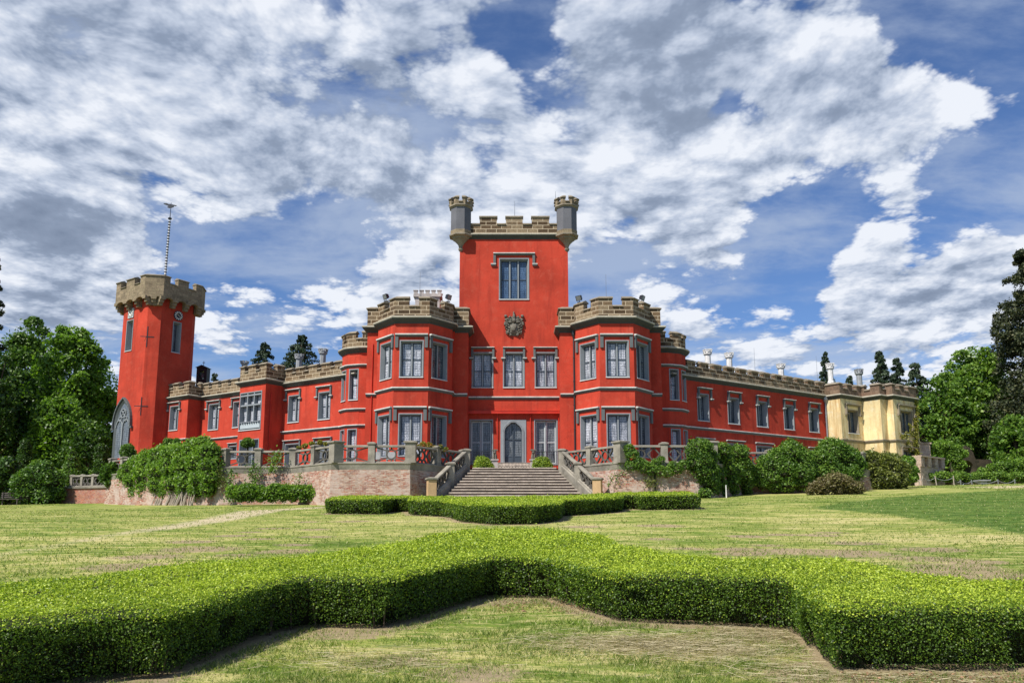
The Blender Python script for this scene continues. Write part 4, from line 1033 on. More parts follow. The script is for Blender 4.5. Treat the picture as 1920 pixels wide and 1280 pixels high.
def balustrade_run(root, W, u0, u1, zb, zt, slope=0, d=-.25, units=None, mat=None):
    """rails with circles and lozenges between; slope in metres per metre of u"""
    mat = mat or BAL; L = u1 - u0; z = lambda u: slope * (u - u0)
    def bar(m, a, b, wd, d0, d1):
        A_, B_ = Vector(a), Vector(b); t = (B_ - A_).normalized(); s = Vector((t.y, -t.x)) * wd / 2
        vs = [W.P(p.x, p.y + z(p.x), dd) for dd in (d0, d1) for p in (A_ - s, B_ - s, B_ + s, A_ + s)]
        m.add(vs, [(4, 5, 6, 7), (3, 2, 1, 0), (0, 1, 5, 4), (1, 2, 6, 5), (2, 3, 7, 6), (3, 0, 4, 7)])
    m = MB()
    def rl(z0, z1, dd):
        vs = [W.P(u, zz + z(u), q) for u in (u0, u1) for (q, zz) in ((d - dd, z0), (d + dd, z0), (d + dd, z1 - .03), (d + dd * .5, z1), (d - dd * .5, z1), (d - dd, z1 - .03))]
        m.add(vs, [(j, 6 + j, 6 + (j + 1) % 6, (j + 1) % 6) for j in range(6)] + [tuple(range(6)), tuple(range(6, 12))[::-1]])
    rl(zt - .13, zt, .15); o1 = m.build('rail', mat, root)
    m = MB(); rl(zb, zb + .09, .13); m.build('bottom_rail', mat, root)
    m = MB(); zm = (zb + .09 + zt - .13) / 2; hh = (zt - .13 - zb - .09) / 2
    unit = hh * 2 * 1.02; n = units or max(1, round(L / unit)); 
    if n % 2 == 0 and L > 1.2: n += 1 if L / (n + 1) > unit * .8 else -1
    n = max(1, n); wq = L / n
    for k in range(n):
        c = u0 + (k + .5) * wq
        if k % 2 == (0 if n == 1 else (n // 2) % 2):
            r = hh * .66; P_ = [(c + r * math.cos(t), zm + r * math.sin(t)) for t in np.linspace(0, 2 * math.pi, 15)]
            for a, b in zip(P_, P_[1:]): bar(m, a, b, .085, d - .06, d + .06)
            for sx in (-1, 1): 
                for sz in (-1, 1): bar(m, (c + sx * r * .72, zm + sz * r * .72), (c + sx * wq * .5, zm + sz * hh), .07, d - .055, d + .055)
            for sz in (-1, 1): bar(m, (c, zm + sz * r), (c, zm + sz * hh), .07, d - .055, d + .055)
        else:
            a_ = wq * .46
            for (p, q) in (((c - a_, zm), (c, zm + hh)), ((c, zm + hh), (c + a_, zm)), ((c + a_, zm), (c, zm - hh)), ((c, zm - hh), (c - a_, zm))): bar(m, p, q, .08, d - .055, d + .055)
            for sx in (-1, 1): bar(m, (c + sx * a_ * .97, zm), (c + sx * wq * .5, zm), .07, d - .05, d + .05)
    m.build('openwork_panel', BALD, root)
def post(root, x, y, w, zb, zt, ang=0, mat=None, capmat=None):
    mat = mat or BAL; m = MB(); c, s = math.cos(ang), math.sin(ang)
    sq = lambda k: [(x + k * (c * a - s * b), y + k * (s * a + c * b)) for a, b in ((-1, -1), (1, -1), (1, 1), (-1, 1))]
    h = w / 2
    m.prism(sq(h * 1.12), zb, zb + .14); m.prism(sq(h), zb + .14, zt - .16, bottom=False)
    o = m.build('post', mat, root)
    m = MB(); m.prism(sq(h * 1.12), zt - .16, zt - .11); m.prism(sq(h * 1.3), zt - .109, zt - .03); 
    q = sq(h * 1.3); p2 = sq(h * .5); vs = [(a, b, zt - .03) for a, b in q] + [(a, b, zt + .03) for a, b in p2]
    m.add(vs, [(0, 1, 5, 4), (1, 2, 6, 5), (2, 3, 7, 6), (3, 0, 4, 7), (4, 5, 6, 7)]); m.build('cap', capmat or mat, o)
ZR = TZ + .005
def terrace_balustrade(P, splits, label, skip=()):
    r = thing('balustrade', label, 'balustrade', (P[0][0], P[0][1], TZ), 'openwork stone balustrades round the terrace')
    inn = .28
    done = set()
    for i in range(len(P) - 1):
        W = Wall(P[i], P[i + 1]); n = splits[i]
        us = [W.L * k / n for k in range(n + 1)]
        for k in range(n): balustrade_run(r, W, us[k] + .22, us[k + 1] - .22, ZR, TZ + 1.08, d=-inn)
        for k in range(0 if i == 0 else 1, n + 1):
            big = (k == 0 or k == n) and ((i, k) in skip)
            q = W.P(us[k], 0, -inn); post(r, q[0], q[1], .62 if big else .4, ZR - .004, TZ + (1.32 if big else 1.24), math.atan2(W.a.y, W.a.x))
# left: far corner ... bastion ... stair head
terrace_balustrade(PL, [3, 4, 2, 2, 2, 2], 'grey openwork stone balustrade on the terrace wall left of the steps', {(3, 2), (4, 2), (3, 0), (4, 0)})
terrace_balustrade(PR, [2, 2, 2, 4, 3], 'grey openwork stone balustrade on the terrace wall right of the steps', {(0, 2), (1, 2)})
# steps: the flight widens downward
NS = 12; zt0, zg = TZ, gz(0, 46.4) + .02; y_top, y_bot = 51.0, 46.3
st = thing('staircase', 'wide worn stone staircase, broader at its foot, leading up to the terrace', 'staircase', (X0, y_bot, zg))
rise = (zt0 - zg) / NS; run = (y_top - y_bot) / NS
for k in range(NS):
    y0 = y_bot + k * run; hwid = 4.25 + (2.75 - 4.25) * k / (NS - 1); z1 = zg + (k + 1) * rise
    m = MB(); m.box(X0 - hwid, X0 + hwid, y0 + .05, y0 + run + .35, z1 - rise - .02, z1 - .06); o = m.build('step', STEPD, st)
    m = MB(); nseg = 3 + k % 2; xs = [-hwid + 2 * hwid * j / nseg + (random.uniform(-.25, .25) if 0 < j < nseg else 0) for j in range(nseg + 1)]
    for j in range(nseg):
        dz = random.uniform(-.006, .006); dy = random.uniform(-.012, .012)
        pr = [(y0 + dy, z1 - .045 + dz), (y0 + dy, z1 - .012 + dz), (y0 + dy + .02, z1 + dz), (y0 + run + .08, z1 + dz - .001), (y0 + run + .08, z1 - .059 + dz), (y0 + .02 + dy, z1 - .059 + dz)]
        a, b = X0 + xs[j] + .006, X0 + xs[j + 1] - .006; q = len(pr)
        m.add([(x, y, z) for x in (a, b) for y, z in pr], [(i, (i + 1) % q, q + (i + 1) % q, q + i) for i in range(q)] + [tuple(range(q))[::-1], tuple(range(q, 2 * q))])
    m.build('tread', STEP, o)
# stair balustrades
def stair_side(s, label):
    N0 = (X0 + s * 3.2, 51.1); N1 = (X0 + s * 4.05, 48.9); N2 = (X0 + s * 4.95, 46.35)
    r = thing('stair_balustrade', label, 'balustrade', (N2[0], N2[1], zg), 'raking balustrades beside the steps')
    zN0, zN1, zN2 = TZ, TZ - (51.1 - 48.9) * rise / run, zg
    ang = -s * .33
    post(r, *N0, .46, TZ - .3, TZ + 1.25, ang); post(r, *N1, .44, zN1 - .6, zN1 + 1.28, ang); post(r, *N2, .5, zN2 - .3, zN2 + 1.42, ang, NEWEL if s < 0 else NEWEL, BAL)
    for (a, za, b, zb_) in ((N2, zN2, N1, zN1), (N1, zN1, N0, zN0)):
        if s > 0: a, za, b, zb_ = b, zb_, a, za
        W = Wall(a, b); sl = (zb_ - za) / W.L
        balustrade_run(r, W, .2, W.L - .2, za + .28 + sl * .2, za + 1.2 + sl * .2, sl, d=0, units=3)
        m = MB(); vs = [W.P(u, z_ + sl * u, d) for u in (.18, W.L - .18) for d, z_ in ((-.2, za - .7), (.2, za - .7), (.2, za + .2), (.12, za + .27), (-.12, za + .27), (-.2, za + .2))]
        m.add(vs, [(j, 6 + j, 6 + (j + 1) % 6, (j + 1) % 6) for j in range(6)] + [tuple(range(6)), tuple(range(6, 12))[::-1]]); m.build('stringer', BAL, r)
stair_side(-1, 'sloping stone balustrade with a sandy foot post on the left side of the steps')
stair_side(1, 'sloping stone balustrade with a sandy foot post on the right side of the steps')
# steps and platform at the castle door
ds = thing('door_steps', 'low stone steps in front of the castle door', 'steps', (X0, 58, TZ))
for k in range(5):
    m = MB(); m.box(X0 - 1.25, X0 + 1.25, 57.6 + k * .32, 60 - .003, TZ + .19 * k, TZ + .19 * (k + 1) - .004); m.build('step', STEP, ds)
for s in (-1, 1):
    r = thing('stone_pedestal', ('pale stone pedestal with small seated lion figure, left of the castle door', '', 'pale stone pedestal with small seated lion figure, right of the castle door')[s + 1], 'pedestal', (X0 + s * 1.45, 57.2, TZ))
    x, y = X0 + s * 1.43, 57.2
    m = MB(); m.box(x - .22, x + .22, y - .22, y + .22, TZ, TZ + .95); m.box(x - .27, x + .27, y - .27, y + .27, TZ, TZ + .14); m.box(x - .29, x + .29, y - .29, y + .29, TZ + .951, TZ + 1.05); m.build('plinth', PINKST, r)
    m = MB()
    m.lathe(x, y + .04, [(.17, TZ + 1.05), (.19, TZ + 1.2), (.15, TZ + 1.38), (.12, TZ + 1.5)], 8); m.lathe(x, y - .06, [(.05, TZ + 1.44), (.13, TZ + 1.52), (.14, TZ + 1.64), (.06, TZ + 1.74)], 8)
    m.box(x - .1, x - .04, y - .18, y - .06, TZ + 1.05, TZ + 1.45); m.box(x + .04, x + .1, y - .18, y - .06, TZ + 1.05, TZ + 1.45); m.box(x - .22, x + .22, y - .2, y + .2, TZ + 1.7, TZ + 1.78)
    m.build('statue', CARVE, r)
gr = thing('iron_gate', 'low black wrought iron gate between the two stone pedestals', 'gate', (X0, 57.1, TZ))
m = MB()
for z in (TZ + .12, TZ + .78): m.tube([(X0 - 1.15, 57.1, z), (X0, 57.1, z), (X0 + 1.15, 57.1, z)], .022, 5)
m.build('gate_frame', DARK, gr); m = MB()
for k in range(23):
    x = X0 - 1.15 + 2.3 * k / 22; m.tube([(x, 57.1, TZ + .05), (x, 57.1, TZ + .4), (x, 57.1, TZ + .8)], .014, 4)
for k in range(11):
    x = X0 - 1.04 + 2.08 * k / 10; P_ = [(x + .09 * math.cos(t), 57.1, TZ + .45 + .13 * math.sin(t)) for t in np.linspace(0, 2 * math.pi, 9)]; m.tube(P_, .012, 4)
m.build('gate_bars', DARK, gr)
for s, lb_ in ((-1, 'black iron railing before the tall window left of the castle door'), (1, 'black iron railing before the tall window right of the castle door')):
    r = thing('iron_railing', lb_, 'railing', (X0 + s * 2.5, 58.9, TZ + .6)); x0_, x1_ = X0 + s * 1.7, X0 + s * 3.5
    zt = at(905, 846, 58.9).z
    m = MB(); m.tube([(x0_, 58.9, zt), ((x0_ + x1_) / 2, 58.9, zt), (x1_, 58.9, zt)], .025, 5); m.tube([(x0_, 58.9, TZ + .15), ((x0_ + x1_) / 2, 58.9, TZ + .15), (x1_, 58.9, TZ + .15)], .025, 5); m.build('top_rail', DARK, r)
    m = MB()
    for k in range(15): x = x0_ + (x1_ - x0_) * k / 14; m.tube([(x, 58.9, TZ), (x, 58.9, TZ + .6), (x, 58.9, zt)], .014, 4)
    m.build('bars', DARK, r)
# lower terrace at the far left
lw = thing('garden_wall', 'low red brick wall with pierced stone balustrade at the far left', 'wall', (at(113, 940, 62).x, 62, 3))
Pq = [(at(113, 940, 62).x, 62), (at(205, 940, 60).x, 60)]; zt = at(150, 915, 61).z
m = MB(); m.sweep(Pq, [(.1, 1.5), (0, zt), (-.6, zt), (-.6, 1.5)]); m.build('brickwork', BRICK2, lw)
m = MB(); m.sweep(Pq, [(.12, zt + .001), (.12, zt + .14), (-.7, zt + .14), (-.7, zt + .001)]); m.build('coping', BAL, lw)
lwb = thing('balustrade', 'small pierced stone balustrade on the low brick wall at the far left', 'balustrade', (Pq[0][0], 62, zt + .14), None)
W = Wall(*Pq); us = [.75, 1.9, 3.1, W.L]
for a, b in zip(us, us[1:]): balustrade_run(lwb, W, a + .12, b - .12, zt + .141, zt + 1.06, d=-.3, units=2)
for a in us[:-1]: q = W.P(a, 0, -.3); post(lwb, q[0], q[1], .24, zt + .141, zt + 1.1, math.atan2(W.a.y, W.a.x))
# bench
bx, by = at(18, 940, 60).x, 60.0; bz = gz(bx, by)
be = thing('garden_bench', 'dark wooden garden bench in tree shade at the edge of the lawn', 'bench', (bx, by, bz))
m = MB()
for k in range(4): m.box(bx - .85, bx + .85, by - .22 + k * .12, by - .13 + k * .12, bz + .43, bz + .47)
m.build('seat', WOODB, be); m = MB()
for k in range(3): m.box(bx - .85, bx + .85, by + .24 + k * .015, by + .27 + k * .015, bz + .56 + k * .15, bz + .66 + k * .15)
m.build('backrest', WOODB, be)
for s in (-1, 1):
    for y in (by - .2, by + .22): m = MB(); m.box(bx + s * .7 - .03, bx + s * .7 + .03, y - .03, y + .03, bz - .1, bz + (.43 if y < by else .98)); m.build('leg', WOODB, be)
# stone bollard, posts and rope at the right
bo = at(1842, 908, 70); zb_ = gz(bo.x, 70)
r = thing('stone_pedestal', 'short stone pedestal with a flat top standing before the low hedge', 'pedestal', (bo.x, 70, zb_))
m = MB(); m.box(bo.x - .28, bo.x + .28, 69.72, 70.28, zb_ - .2, zb_ + .5); m.build('plinth', GREYST, r); m = MB(); m.box(bo.x - .5, bo.x + .5, 69.5, 70.5, zb_ + .5, zb_ + .6); m.build('top_slab', GREYST, r)
fx = [1722, 1731, 1754, 1788.5, 1801, 1822, 1871.5, 1903]
for i, px in enumerate(fx):
    q = at(px, 905, 66 + i * .4); z = gz(q.x, q.y); hh = .95 if i < 4 else .6; lean = (.12, -.1, .1, .0, .02, 0, 0, 0)[i]
    m = MB(); m.tube([(q.x + lean, q.y, z - .1), (q.x + lean * .5, q.y, z + hh / 2), (q.x, q.y, z + hh)], [.05, .045, .04], 6)
    o = m.build('fence_post', WOODL if i < 4 else MET, None, at0=(q.x, q.y, z)); names = ['leaning weathered post, first beside the yellow house', 'leaning weathered post, second beside the yellow house', 'weathered post in front of the ruined wall', 'tall thin weathered post right of the ruined wall', 'first short grey post before the low hedge', 'second short grey post, left of the stone pedestal', 'short grey post right of the stone pedestal', 'last short grey post at the right edge of the lawn']
    tag(o, names[i], 'fence post', 'posts before the low hedge')
q = [at(px, 905, 66 + i * .4) for i, px in enumerate(fx)]
m = MB()
for i in range(7):
    a, b = q[i], q[i + 1]; ha, hb = (.8 if i < 4 else .5), (.8 if i + 1 < 4 else .5)
    P_ = [(a.x + (b.x - a.x) * t, a.y + (b.y - a.y) * t, gz(a.x, a.y) + ha + (gz(b.x, b.y) + hb - gz(a.x, a.y) - ha) * t - 1.0 * t * (1 - t)) for t in np.linspace(0, 1, 7)]
    m.tube(P_, .016, 4)
tag(m.build('barrier_rope', GREYST, None, at0=(q[0].x, q[0].y, gz(q[0].x, q[0].y))), 'slack grey rope strung along the posts before the low hedge', 'rope')
q = at(1362, 930, 46); z = gz(q.x, 46)
m = MB(); m.tube([(q.x, 46, z - .1), (q.x, 46, z + .4), (q.x, 46, z + .75)], .035, 6); tag(m.build('marker_post', WHITE, None, at0=(q.x, 46, z)), 'short pale marker post in front of the ivy covered wall', 'post')

build_sky()
# ------------------------------------------------------------------ foliage tools
def leafmat(name, lo, mid, hi, trans=.3, rough=.45, var=.35):
    m, N = newmat(name)
    t = N.n('ShaderNodeAttribute', attribute_name='tint').outputs['Fac']
    c = N.ramp(t, (0, lo), (.5, mid), (1, hi))
    b = N.n('ShaderNodeBsdfPrincipled'); N.put(b.inputs['Base Color'], c); b.inputs['Roughness'].default_value = rough; b.inputs['Specular IOR Level'].default_value = .35
    tr = N.n('ShaderNodeBsdfTranslucent'); N.put(tr.inputs[0], N.mix(1, c, (1.3, 1.5, .5), 'MULTIPLY'))
    x = N.n('ShaderNodeMixShader'); x.inputs[0].default_value = trans
    N.t.links.new(b.outputs[0], x.inputs[1]); N.t.links.new(tr.outputs[0], x.inputs[2])
    o = N.n('ShaderNodeOutputMaterial'); N.t.links.new(x.outputs[0], o.inputs[0]); return m
BOX = leafmat('boxwood_leaves', (.012, .03, .004), (.11, .2, .018), (.51, .6, .06), .3)
LF1 = leafmat('fresh_green_leaves', (.03, .07, .012), (.13, .24, .03), (.28, .42, .06), .38)
LF2 = leafmat('dark_green_leaves', (.012, .035, .008), (.06, .125, .018), (.17, .27, .04), .3)
LF3 = leafmat('olive_leaves', (.035, .05, .015), (.14, .17, .035), (.3, .32, .08), .3)
LF4 = leafmat('pine_needles', (.01, .018, .01), (.04, .055, .022), (.14, .14, .06), .1, .6)
LF5 = leafmat('spruce_needles', (.012, .025, .016), (.045, .075, .04), (.12, .16, .09), .12, .6)
LF6 = leafmat('ivy_leaves', (.022, .055, .008), (.095, .19, .025), (.23, .34, .05), .32)
LF7 = leafmat('yellowing_creeper', (.06, .07, .01), (.22, .22, .03), (.4, .36, .06), .3)
FLW = leafmat('flower_bed', (.06, .12, .02), (.3, .28, .04), (.6, .12, .03), .25)
BRN = leafmat('brown_twigs', (.06, .045, .02), (.16, .13, .055), (.26, .26, .1), .2)
GRS = leafmat('grass_blades', (.06, .11, .015), (.2, .26, .05), (.6, .54, .28), .4, .6)
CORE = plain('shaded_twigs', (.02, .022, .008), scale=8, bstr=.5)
BARK = plain('bark', (.09, .065, .045), scale=6, lo=.5, hi=1.4, bstr=.8, fine=14, bdist=.03)
STRAWM = leafmat('dry_grass', (.2, .16, .08), (.38, .32, .19), (.55, .48, .32), .2, .7)

def quads(name, P, Nn, size, mat, parent, tint, align=.5, aspect=.6, at0=None, smooth=False):
    """leaf shaped faces at P, facing roughly Nn"""
    n = len(P); r = rng.normal(size=(n, 3)); r /= np.linalg.norm(r, axis=1)[:, None]
    nn = align * Nn + (1 - align) * r; nn /= np.linalg.norm(nn, axis=1)[:, None] + 1e-9
    t = np.cross(nn, rng.normal(size=(n, 3))); t /= np.linalg.norm(t, axis=1)[:, None] + 1e-9
    b = np.cross(nn, t); s = np.broadcast_to(np.asarray(size, float), (n,))[:, None] * .5
    V = np.empty((n, 4, 3)); k = nn * s * .25
    V[:, 0] = P - t * s; V[:, 1] = P - b * s * aspect - t * s * .1 + k; V[:, 2] = P + t * s; V[:, 3] = P + b * s * aspect - t * s * .1 + k
    return rawmesh(name, V.reshape(-1, 3), 4, mat, parent, np.repeat(tint, 4), at0)
def rawmesh(name, V, k, mat, parent, tint, at0=None):
    org = np.array(origin(parent)) if parent is not None else np.array(at0 if at0 is not None else (0, 0, 0))
    me = bpy.data.meshes.new(name); n = len(V) // k
    me.vertices.add(n * k); me.vertices.foreach_set('co', (V - org).astype(np.float32).ravel())
    me.loops.add(n * k); me.loops.foreach_set('vertex_index', np.arange(n * k, dtype=np.int32))
    me.polygons.add(n); me.polygons.foreach_set('loop_start', np.arange(0, n * k, k, dtype=np.int32)); me.polygons.foreach_set('loop_total', np.full(n, k, dtype=np.int32))
    a = me.attributes.new('tint', 'FLOAT', 'POINT'); a.data.foreach_set('value', np.clip(tint, 0, 1).astype(np.float32))
    me.update(); me.materials.append(mat)
    o = bpy.data.objects.new(name, me); C.objects.link(o)
    if parent is not None: o.parent = parent
    elif at0 is not None: o.location = at0
    return o
def vnoise(P, s, seed=0):
    """cheap smooth 3d value noise, -1..1"""
    P = np.asarray(P) * s + seed * 17.3
    return (np.sin(P[:, 0] * 1.7 + 1.3 * np.sin(P[:, 1] * 1.1 + seed)) * np.cos(P[:, 1] * 1.9 + 1.1 * np.sin(P[:, 2] * 1.3)) + .6 * np.sin(P[:, 2] * 2.3 + P[:, 0] * 1.2 + 1.7 * np.sin(P[:, 1] * .7)) + .4 * np.sin(P[:, 0] * 3.9 - P[:, 1] * 3.1 + P[:, 2] * 3.7)) / 2.0
def inpoly(x, y, poly):
    c = np.zeros(len(x), bool); n = len(poly); j = n - 1
    for i in range(n):
        xi, yi = poly[i]; xj, yj = poly[j]
        c ^= ((yi > y) != (yj > y)) & (x < (xj - xi) * (y - yi) / (yj - yi + 1e-12) + xi); j = i
    return c
def edist(x, y, poly):
    d = np.full(len(x), 1e9); n = len(poly)
    for i in range(n):
        a, b = np.array(poly[i]), np.array(poly[(i + 1) % n]); ab = b - a; t = np.clip(((x - a[0]) * ab[0] + (y - a[1]) * ab[1]) / (ab @ ab), 0, 1)
        d = np.minimum(d, np.hypot(x - a[0] - ab[0] * t, y - a[1] - ab[1] * t))
    return d
def rounded(poly, r=.25, k=3):
    out = []; n = len(poly)
    for i in range(n):
        p, q, s = (np.array(poly[(i + j) % n], float) for j in (-1, 0, 1))
        a, b = p - q, s - q; la, lb = np.linalg.norm(a), np.linalg.norm(b); rr = min(r, la * .4, lb * .4)
        A_, B_ = q + a / la * rr, q + b / lb * rr
        for t in np.linspace(0, 1, k): out.append(tuple((1 - t) ** 2 * A_ + 2 * t * (1 - t) * q + t * t * B_))
    return out
def hedge(label, poly, hh, dens0, size0, group=None, stems=0, dref=8.0, name='box_hedge'):
    """dens0 leaves per m2 of size0 at distance dref; farther leaves are fewer and larger"""
    pa = np.array(poly); cx, cy = pa.mean(0); r = thing(name, label, 'hedge', (float(cx), float(cy), gz(cx, cy)), group)
    poly = rounded(poly, .22)
    n = len(poly); ar = sum(poly[i][0] * poly[(i + 1) % n][1] - poly[(i + 1) % n][0] * poly[i][1] for i in range(n))
    if ar < 0: poly = poly[::-1]
    # dark inner body
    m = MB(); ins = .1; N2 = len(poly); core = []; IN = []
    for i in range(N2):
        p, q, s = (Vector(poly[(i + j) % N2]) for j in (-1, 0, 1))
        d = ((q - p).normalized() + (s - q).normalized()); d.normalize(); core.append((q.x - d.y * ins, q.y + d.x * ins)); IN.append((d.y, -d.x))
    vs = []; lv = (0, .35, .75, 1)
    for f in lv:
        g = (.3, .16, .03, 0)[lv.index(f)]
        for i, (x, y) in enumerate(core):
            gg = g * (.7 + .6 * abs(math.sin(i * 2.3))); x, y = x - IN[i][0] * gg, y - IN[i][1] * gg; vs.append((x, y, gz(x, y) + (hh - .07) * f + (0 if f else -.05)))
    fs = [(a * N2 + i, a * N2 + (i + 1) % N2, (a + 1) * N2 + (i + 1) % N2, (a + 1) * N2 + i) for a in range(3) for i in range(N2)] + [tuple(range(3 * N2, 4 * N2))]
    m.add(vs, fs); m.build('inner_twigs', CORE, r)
    x0, y0 = np.min(poly, 0); x1, y1 = np.max(poly, 0)
    nt = int((x1 - x0) * (y1 - y0) * dens0); x = rng.uniform(x0, x1, nt); y = rng.uniform(y0, y1, nt)
    D = np.hypot(x, y); ok = rng.random(nt) < np.minimum(1, (dref / D) ** 2)
    x, y, D = x[ok], y[ok], D[ok]; ok = inpoly(x, y, poly); x, y, D = x[ok], y[ok], D[ok]
    ed = edist(x, y, poly); zz = G(x, y) + hh + rng.normal(size=len(x)) * .012 * D / dref
    zz = zz - np.where(ed < .12, (.12 - ed) ** 2 * 5, 0); P = np.stack([x, y, zz], 1)
    P[:, 2] += vnoise(P, 3.4, 1) * .03 + vnoise(P, .8, 4) * .035
    Nn = np.tile([0, 0, 1.], (len(P), 1)); sz = size0 * np.maximum(1, D / dref) * rng.uniform(.7, 1.25, len(P))
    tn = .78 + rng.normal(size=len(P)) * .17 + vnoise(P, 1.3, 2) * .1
    P[:, 2] += np.where(rng.random(len(P)) < .012, rng.random(len(P)) * .07, 0) * np.minimum(1.6, D / dref)
    PP, NN, SS, TT = [P], [Nn], [sz], [tn]
    for i in range(n):
        a, b = np.array(poly[i]), np.array(poly[(i + 1) % n]); L = np.linalg.norm(b - a); d = (b - a) / L; nn = np.array([d[1], -d[0]])
        mid = (a + b) / 2; Dm = np.hypot(*mid); k = min(1, (dref / Dm) ** 2); 
        if nn @ mid > .25 * Dm and Dm > 5: k *= .35                # the side turned away
        q = int(L * hh * dens0 * 1.5 * k) + 2; u = rng.random(q); h_ = rng.random(q) ** .9
        xx = a[0] + d[0] * L * u; yy = a[1] + d[1] * L * u; P = np.stack([xx, yy, G(xx, yy) + .03 + (hh - .03) * h_], 1)
        bul = vnoise(P, 1.3, 3) * .05 + vnoise(P, 4.2, 6) * .035
        off_ = bul - rng.random(q) ** 2 * .1 - (1 - h_) ** 3 * .08 - np.where(h_ > .85, (h_ - .85) ** 2 * 3, 0)
        P[:, 0] += nn[0] * off_; P[:, 1] += nn[1] * off_
        keep = (rng.random(q) < .75 + h_) & ((vnoise(P, 2.6, 9) + .35 * vnoise(P, 7, 2) > -.5) | (h_ > .62)) & ((rng.random(q) < .5 + h_ * 1.6))
        P[~keep, 0] -= nn[0] * .09; P[~keep, 1] -= nn[1] * .09; dk_ = ~keep; kk = keep | (rng.random(q) < .8); P = P[kk]; dk_ = dk_[kk]; h_ = h_[kk]; keep = slice(None)
        PP.append(P); NN.append(np.tile([nn[0] * .85, nn[1] * .85, .5], (len(P), 1))); SS.append(size0 * max(1, Dm / dref) * rng.uniform(.7, 1.25, len(P)))
        TT.append(.27 + rng.normal(size=len(P)) * .18 + .14 * h_[keep] + np.where(h_ > .9, .15, 0) - dk_ * .25)  # side, low and set-back leaves tinted darker: shade put into the tint
    quads('foliage', np.concatenate(PP), np.concatenate(NN), np.concatenate(SS), BOX, r, np.concatenate(TT), .45, .62)
    if stems:
        for _ in range(stems):
            i = random.randrange(n); t = random.random(); a, b = poly[i], poly[(i + 1) % n]; x = a[0] + (b[0] - a[0]) * t; y = a[1] + (b[1] - a[1]) * t
            if y > 13: continue
            L_ = math.dist(a, b); x -= (b[1] - a[1]) / L_ * .13; y += (b[0] - a[0]) / L_ * .13; g = gz(x, y); dx = random.uniform(-.07, .07)
            m = MB(); m.tube([(x, y, g - .02), (x + dx * .5, y, g + .15), (x + dx, y + .03, g + .36)], [.011, .009, .006], 5)
            m.build('stem', BARK, r)
    return r
near_edge = [(-8, 5.8), (-6.5, 6.1), (-4.3, 6.62), (-3.55, 7.2), (-3.12, 7.25), (-2.69, 9.15), (-2.45, 9.55), (-1.48, 9.45), (-.3, 11.9), (.45, 11.75), (1.25, 9.95), (3.28, 9.5), (2.95, 7.5), (5.0, 7.55), (8.5, 7.7)]
back_edge = [(8.5, 8.9), (6, 9.2), (5.6, 9.25), (5.1, 9.8), (4.6, 11.3), (2.95, 11.45), (2.0, 13.4), (1.8, 15.6), (.9, 17.0), (0, 17.4), (-.9, 17), (-1.6, 15.9), (-2.1, 13.8), (-2.7, 12.3), (-3.5, 11.4), (-4.3, 11.1), (-5, 9.8), (-5.9, 9.05), (-8, 8.6)]
BH = near_edge + back_edge
hedge('large clipped box hedge running in steps right across the foreground', BH, .62, 6400, .0215, stems=70)
MH = [(-8.45, 35), (-5.65, 34.3), (-5.4, 36.3), (-4.75, 36.2), (-4.5, 33.5), (-2.85, 31.9), (-1.9, 28.4), (-.7, 26.7), (.8, 26.7), (1.78, 28.3), (2.15, 31.4), (3.15, 32.2), (4.9, 34.2), (5.1, 36.2), (5.6, 36.2), (5.9, 35.4), (8.6, 35.4), (8.8, 38.6), (5.5, 39.2), (3.5, 37.2), (1.2, 35.6), (-1.1, 35.6), (-3.6, 36.9), (-5.2, 38.6), (-8.5, 38.2)]
hedge('smaller zigzag box hedge clipped low in front of the stone steps', MH, .68, 1300, .048, dref=27)

# ------------------------------------------------------------------ blobs of foliage: bushes, ivy, crowns
def blobcloud(blobs, n, seed=0, shell=.28, fz=.9, up=.25):
    B = np.array(blobs, float); w_ = B[:, 3] ** 2; idx = rng.choice(len(B), n, p=w_ / w_.sum())
    d = rng.normal(size=(n, 3)); d /= np.linalg.norm(d, axis=1)[:, None]; d[:, 2] = np.where((d[:, 2] < -.3) & (rng.random(n) < .6), -d[:, 2], d[:, 2])
    rr = B[idx, 3] * (1 - shell * rng.random(n) ** 1.5)
    P = B[idx, :3] + d * rr[:, None] * [1, 1, fz] + rng.normal(size=(n, 3)) * .05 * B[idx, 3][:, None]
    P += (vnoise(P, 1.6 / max(.3, B[:, 3].mean()), seed) * .2)[:, None] * d * B[idx, 3][:, None]
    P += (vnoise(P, 5.5 / max(.3, B[:, 3].mean()), seed + 2) * .09)[:, None] * d * B[idx, 3][:, None]
    sh = rng.random(n) < .06; P[sh] += d[sh] * (B[idx, 3][sh] * rng.random(sh.sum()) ** 2 * .35)[:, None]
    # drop what lies deep inside another blob
    keep = np.ones(n, bool)
    for x, y, z, r in B:
        q = ((P[:, 0] - x) ** 2 + (P[:, 1] - y) ** 2 + ((P[:, 2] - z) / fz) ** 2) < (r * .68) ** 2; keep &= ~q
    return P[keep], (d + [0, 0, up])[keep]
def core_blobs(m, blobs, k=.74, fz=.9, sub=2):
    import bmesh
    for x, y, z, r in blobs:
        bm = bmesh.new(); bmesh.ops.create_icosphere(bm, subdivisions=sub, radius=1)
        vs = []
        for v in bm.verts:
            c = v.co; q = r * k * (1 + .14 * math.sin(c.x * 5 + x) * math.cos(c.y * 4 + y) + .1 * math.sin(c.z * 7 + z)); vs.append((x + c.x * q, y + c.y * q, z + c.z * q * fz))
        m.add(vs, [tuple(v.index for v in f.verts) for f in bm.faces]); bm.free()
def B_(lst, Y):                                       # (px, py, radius in px [, dY])
    out = []
    for t in lst:
        y = Y + (t[3] if len(t) > 3 else 0); p = at(t[0], t[1], y); out.append((p.x, y, p.z, t[2] / 1467 * y))
    return out
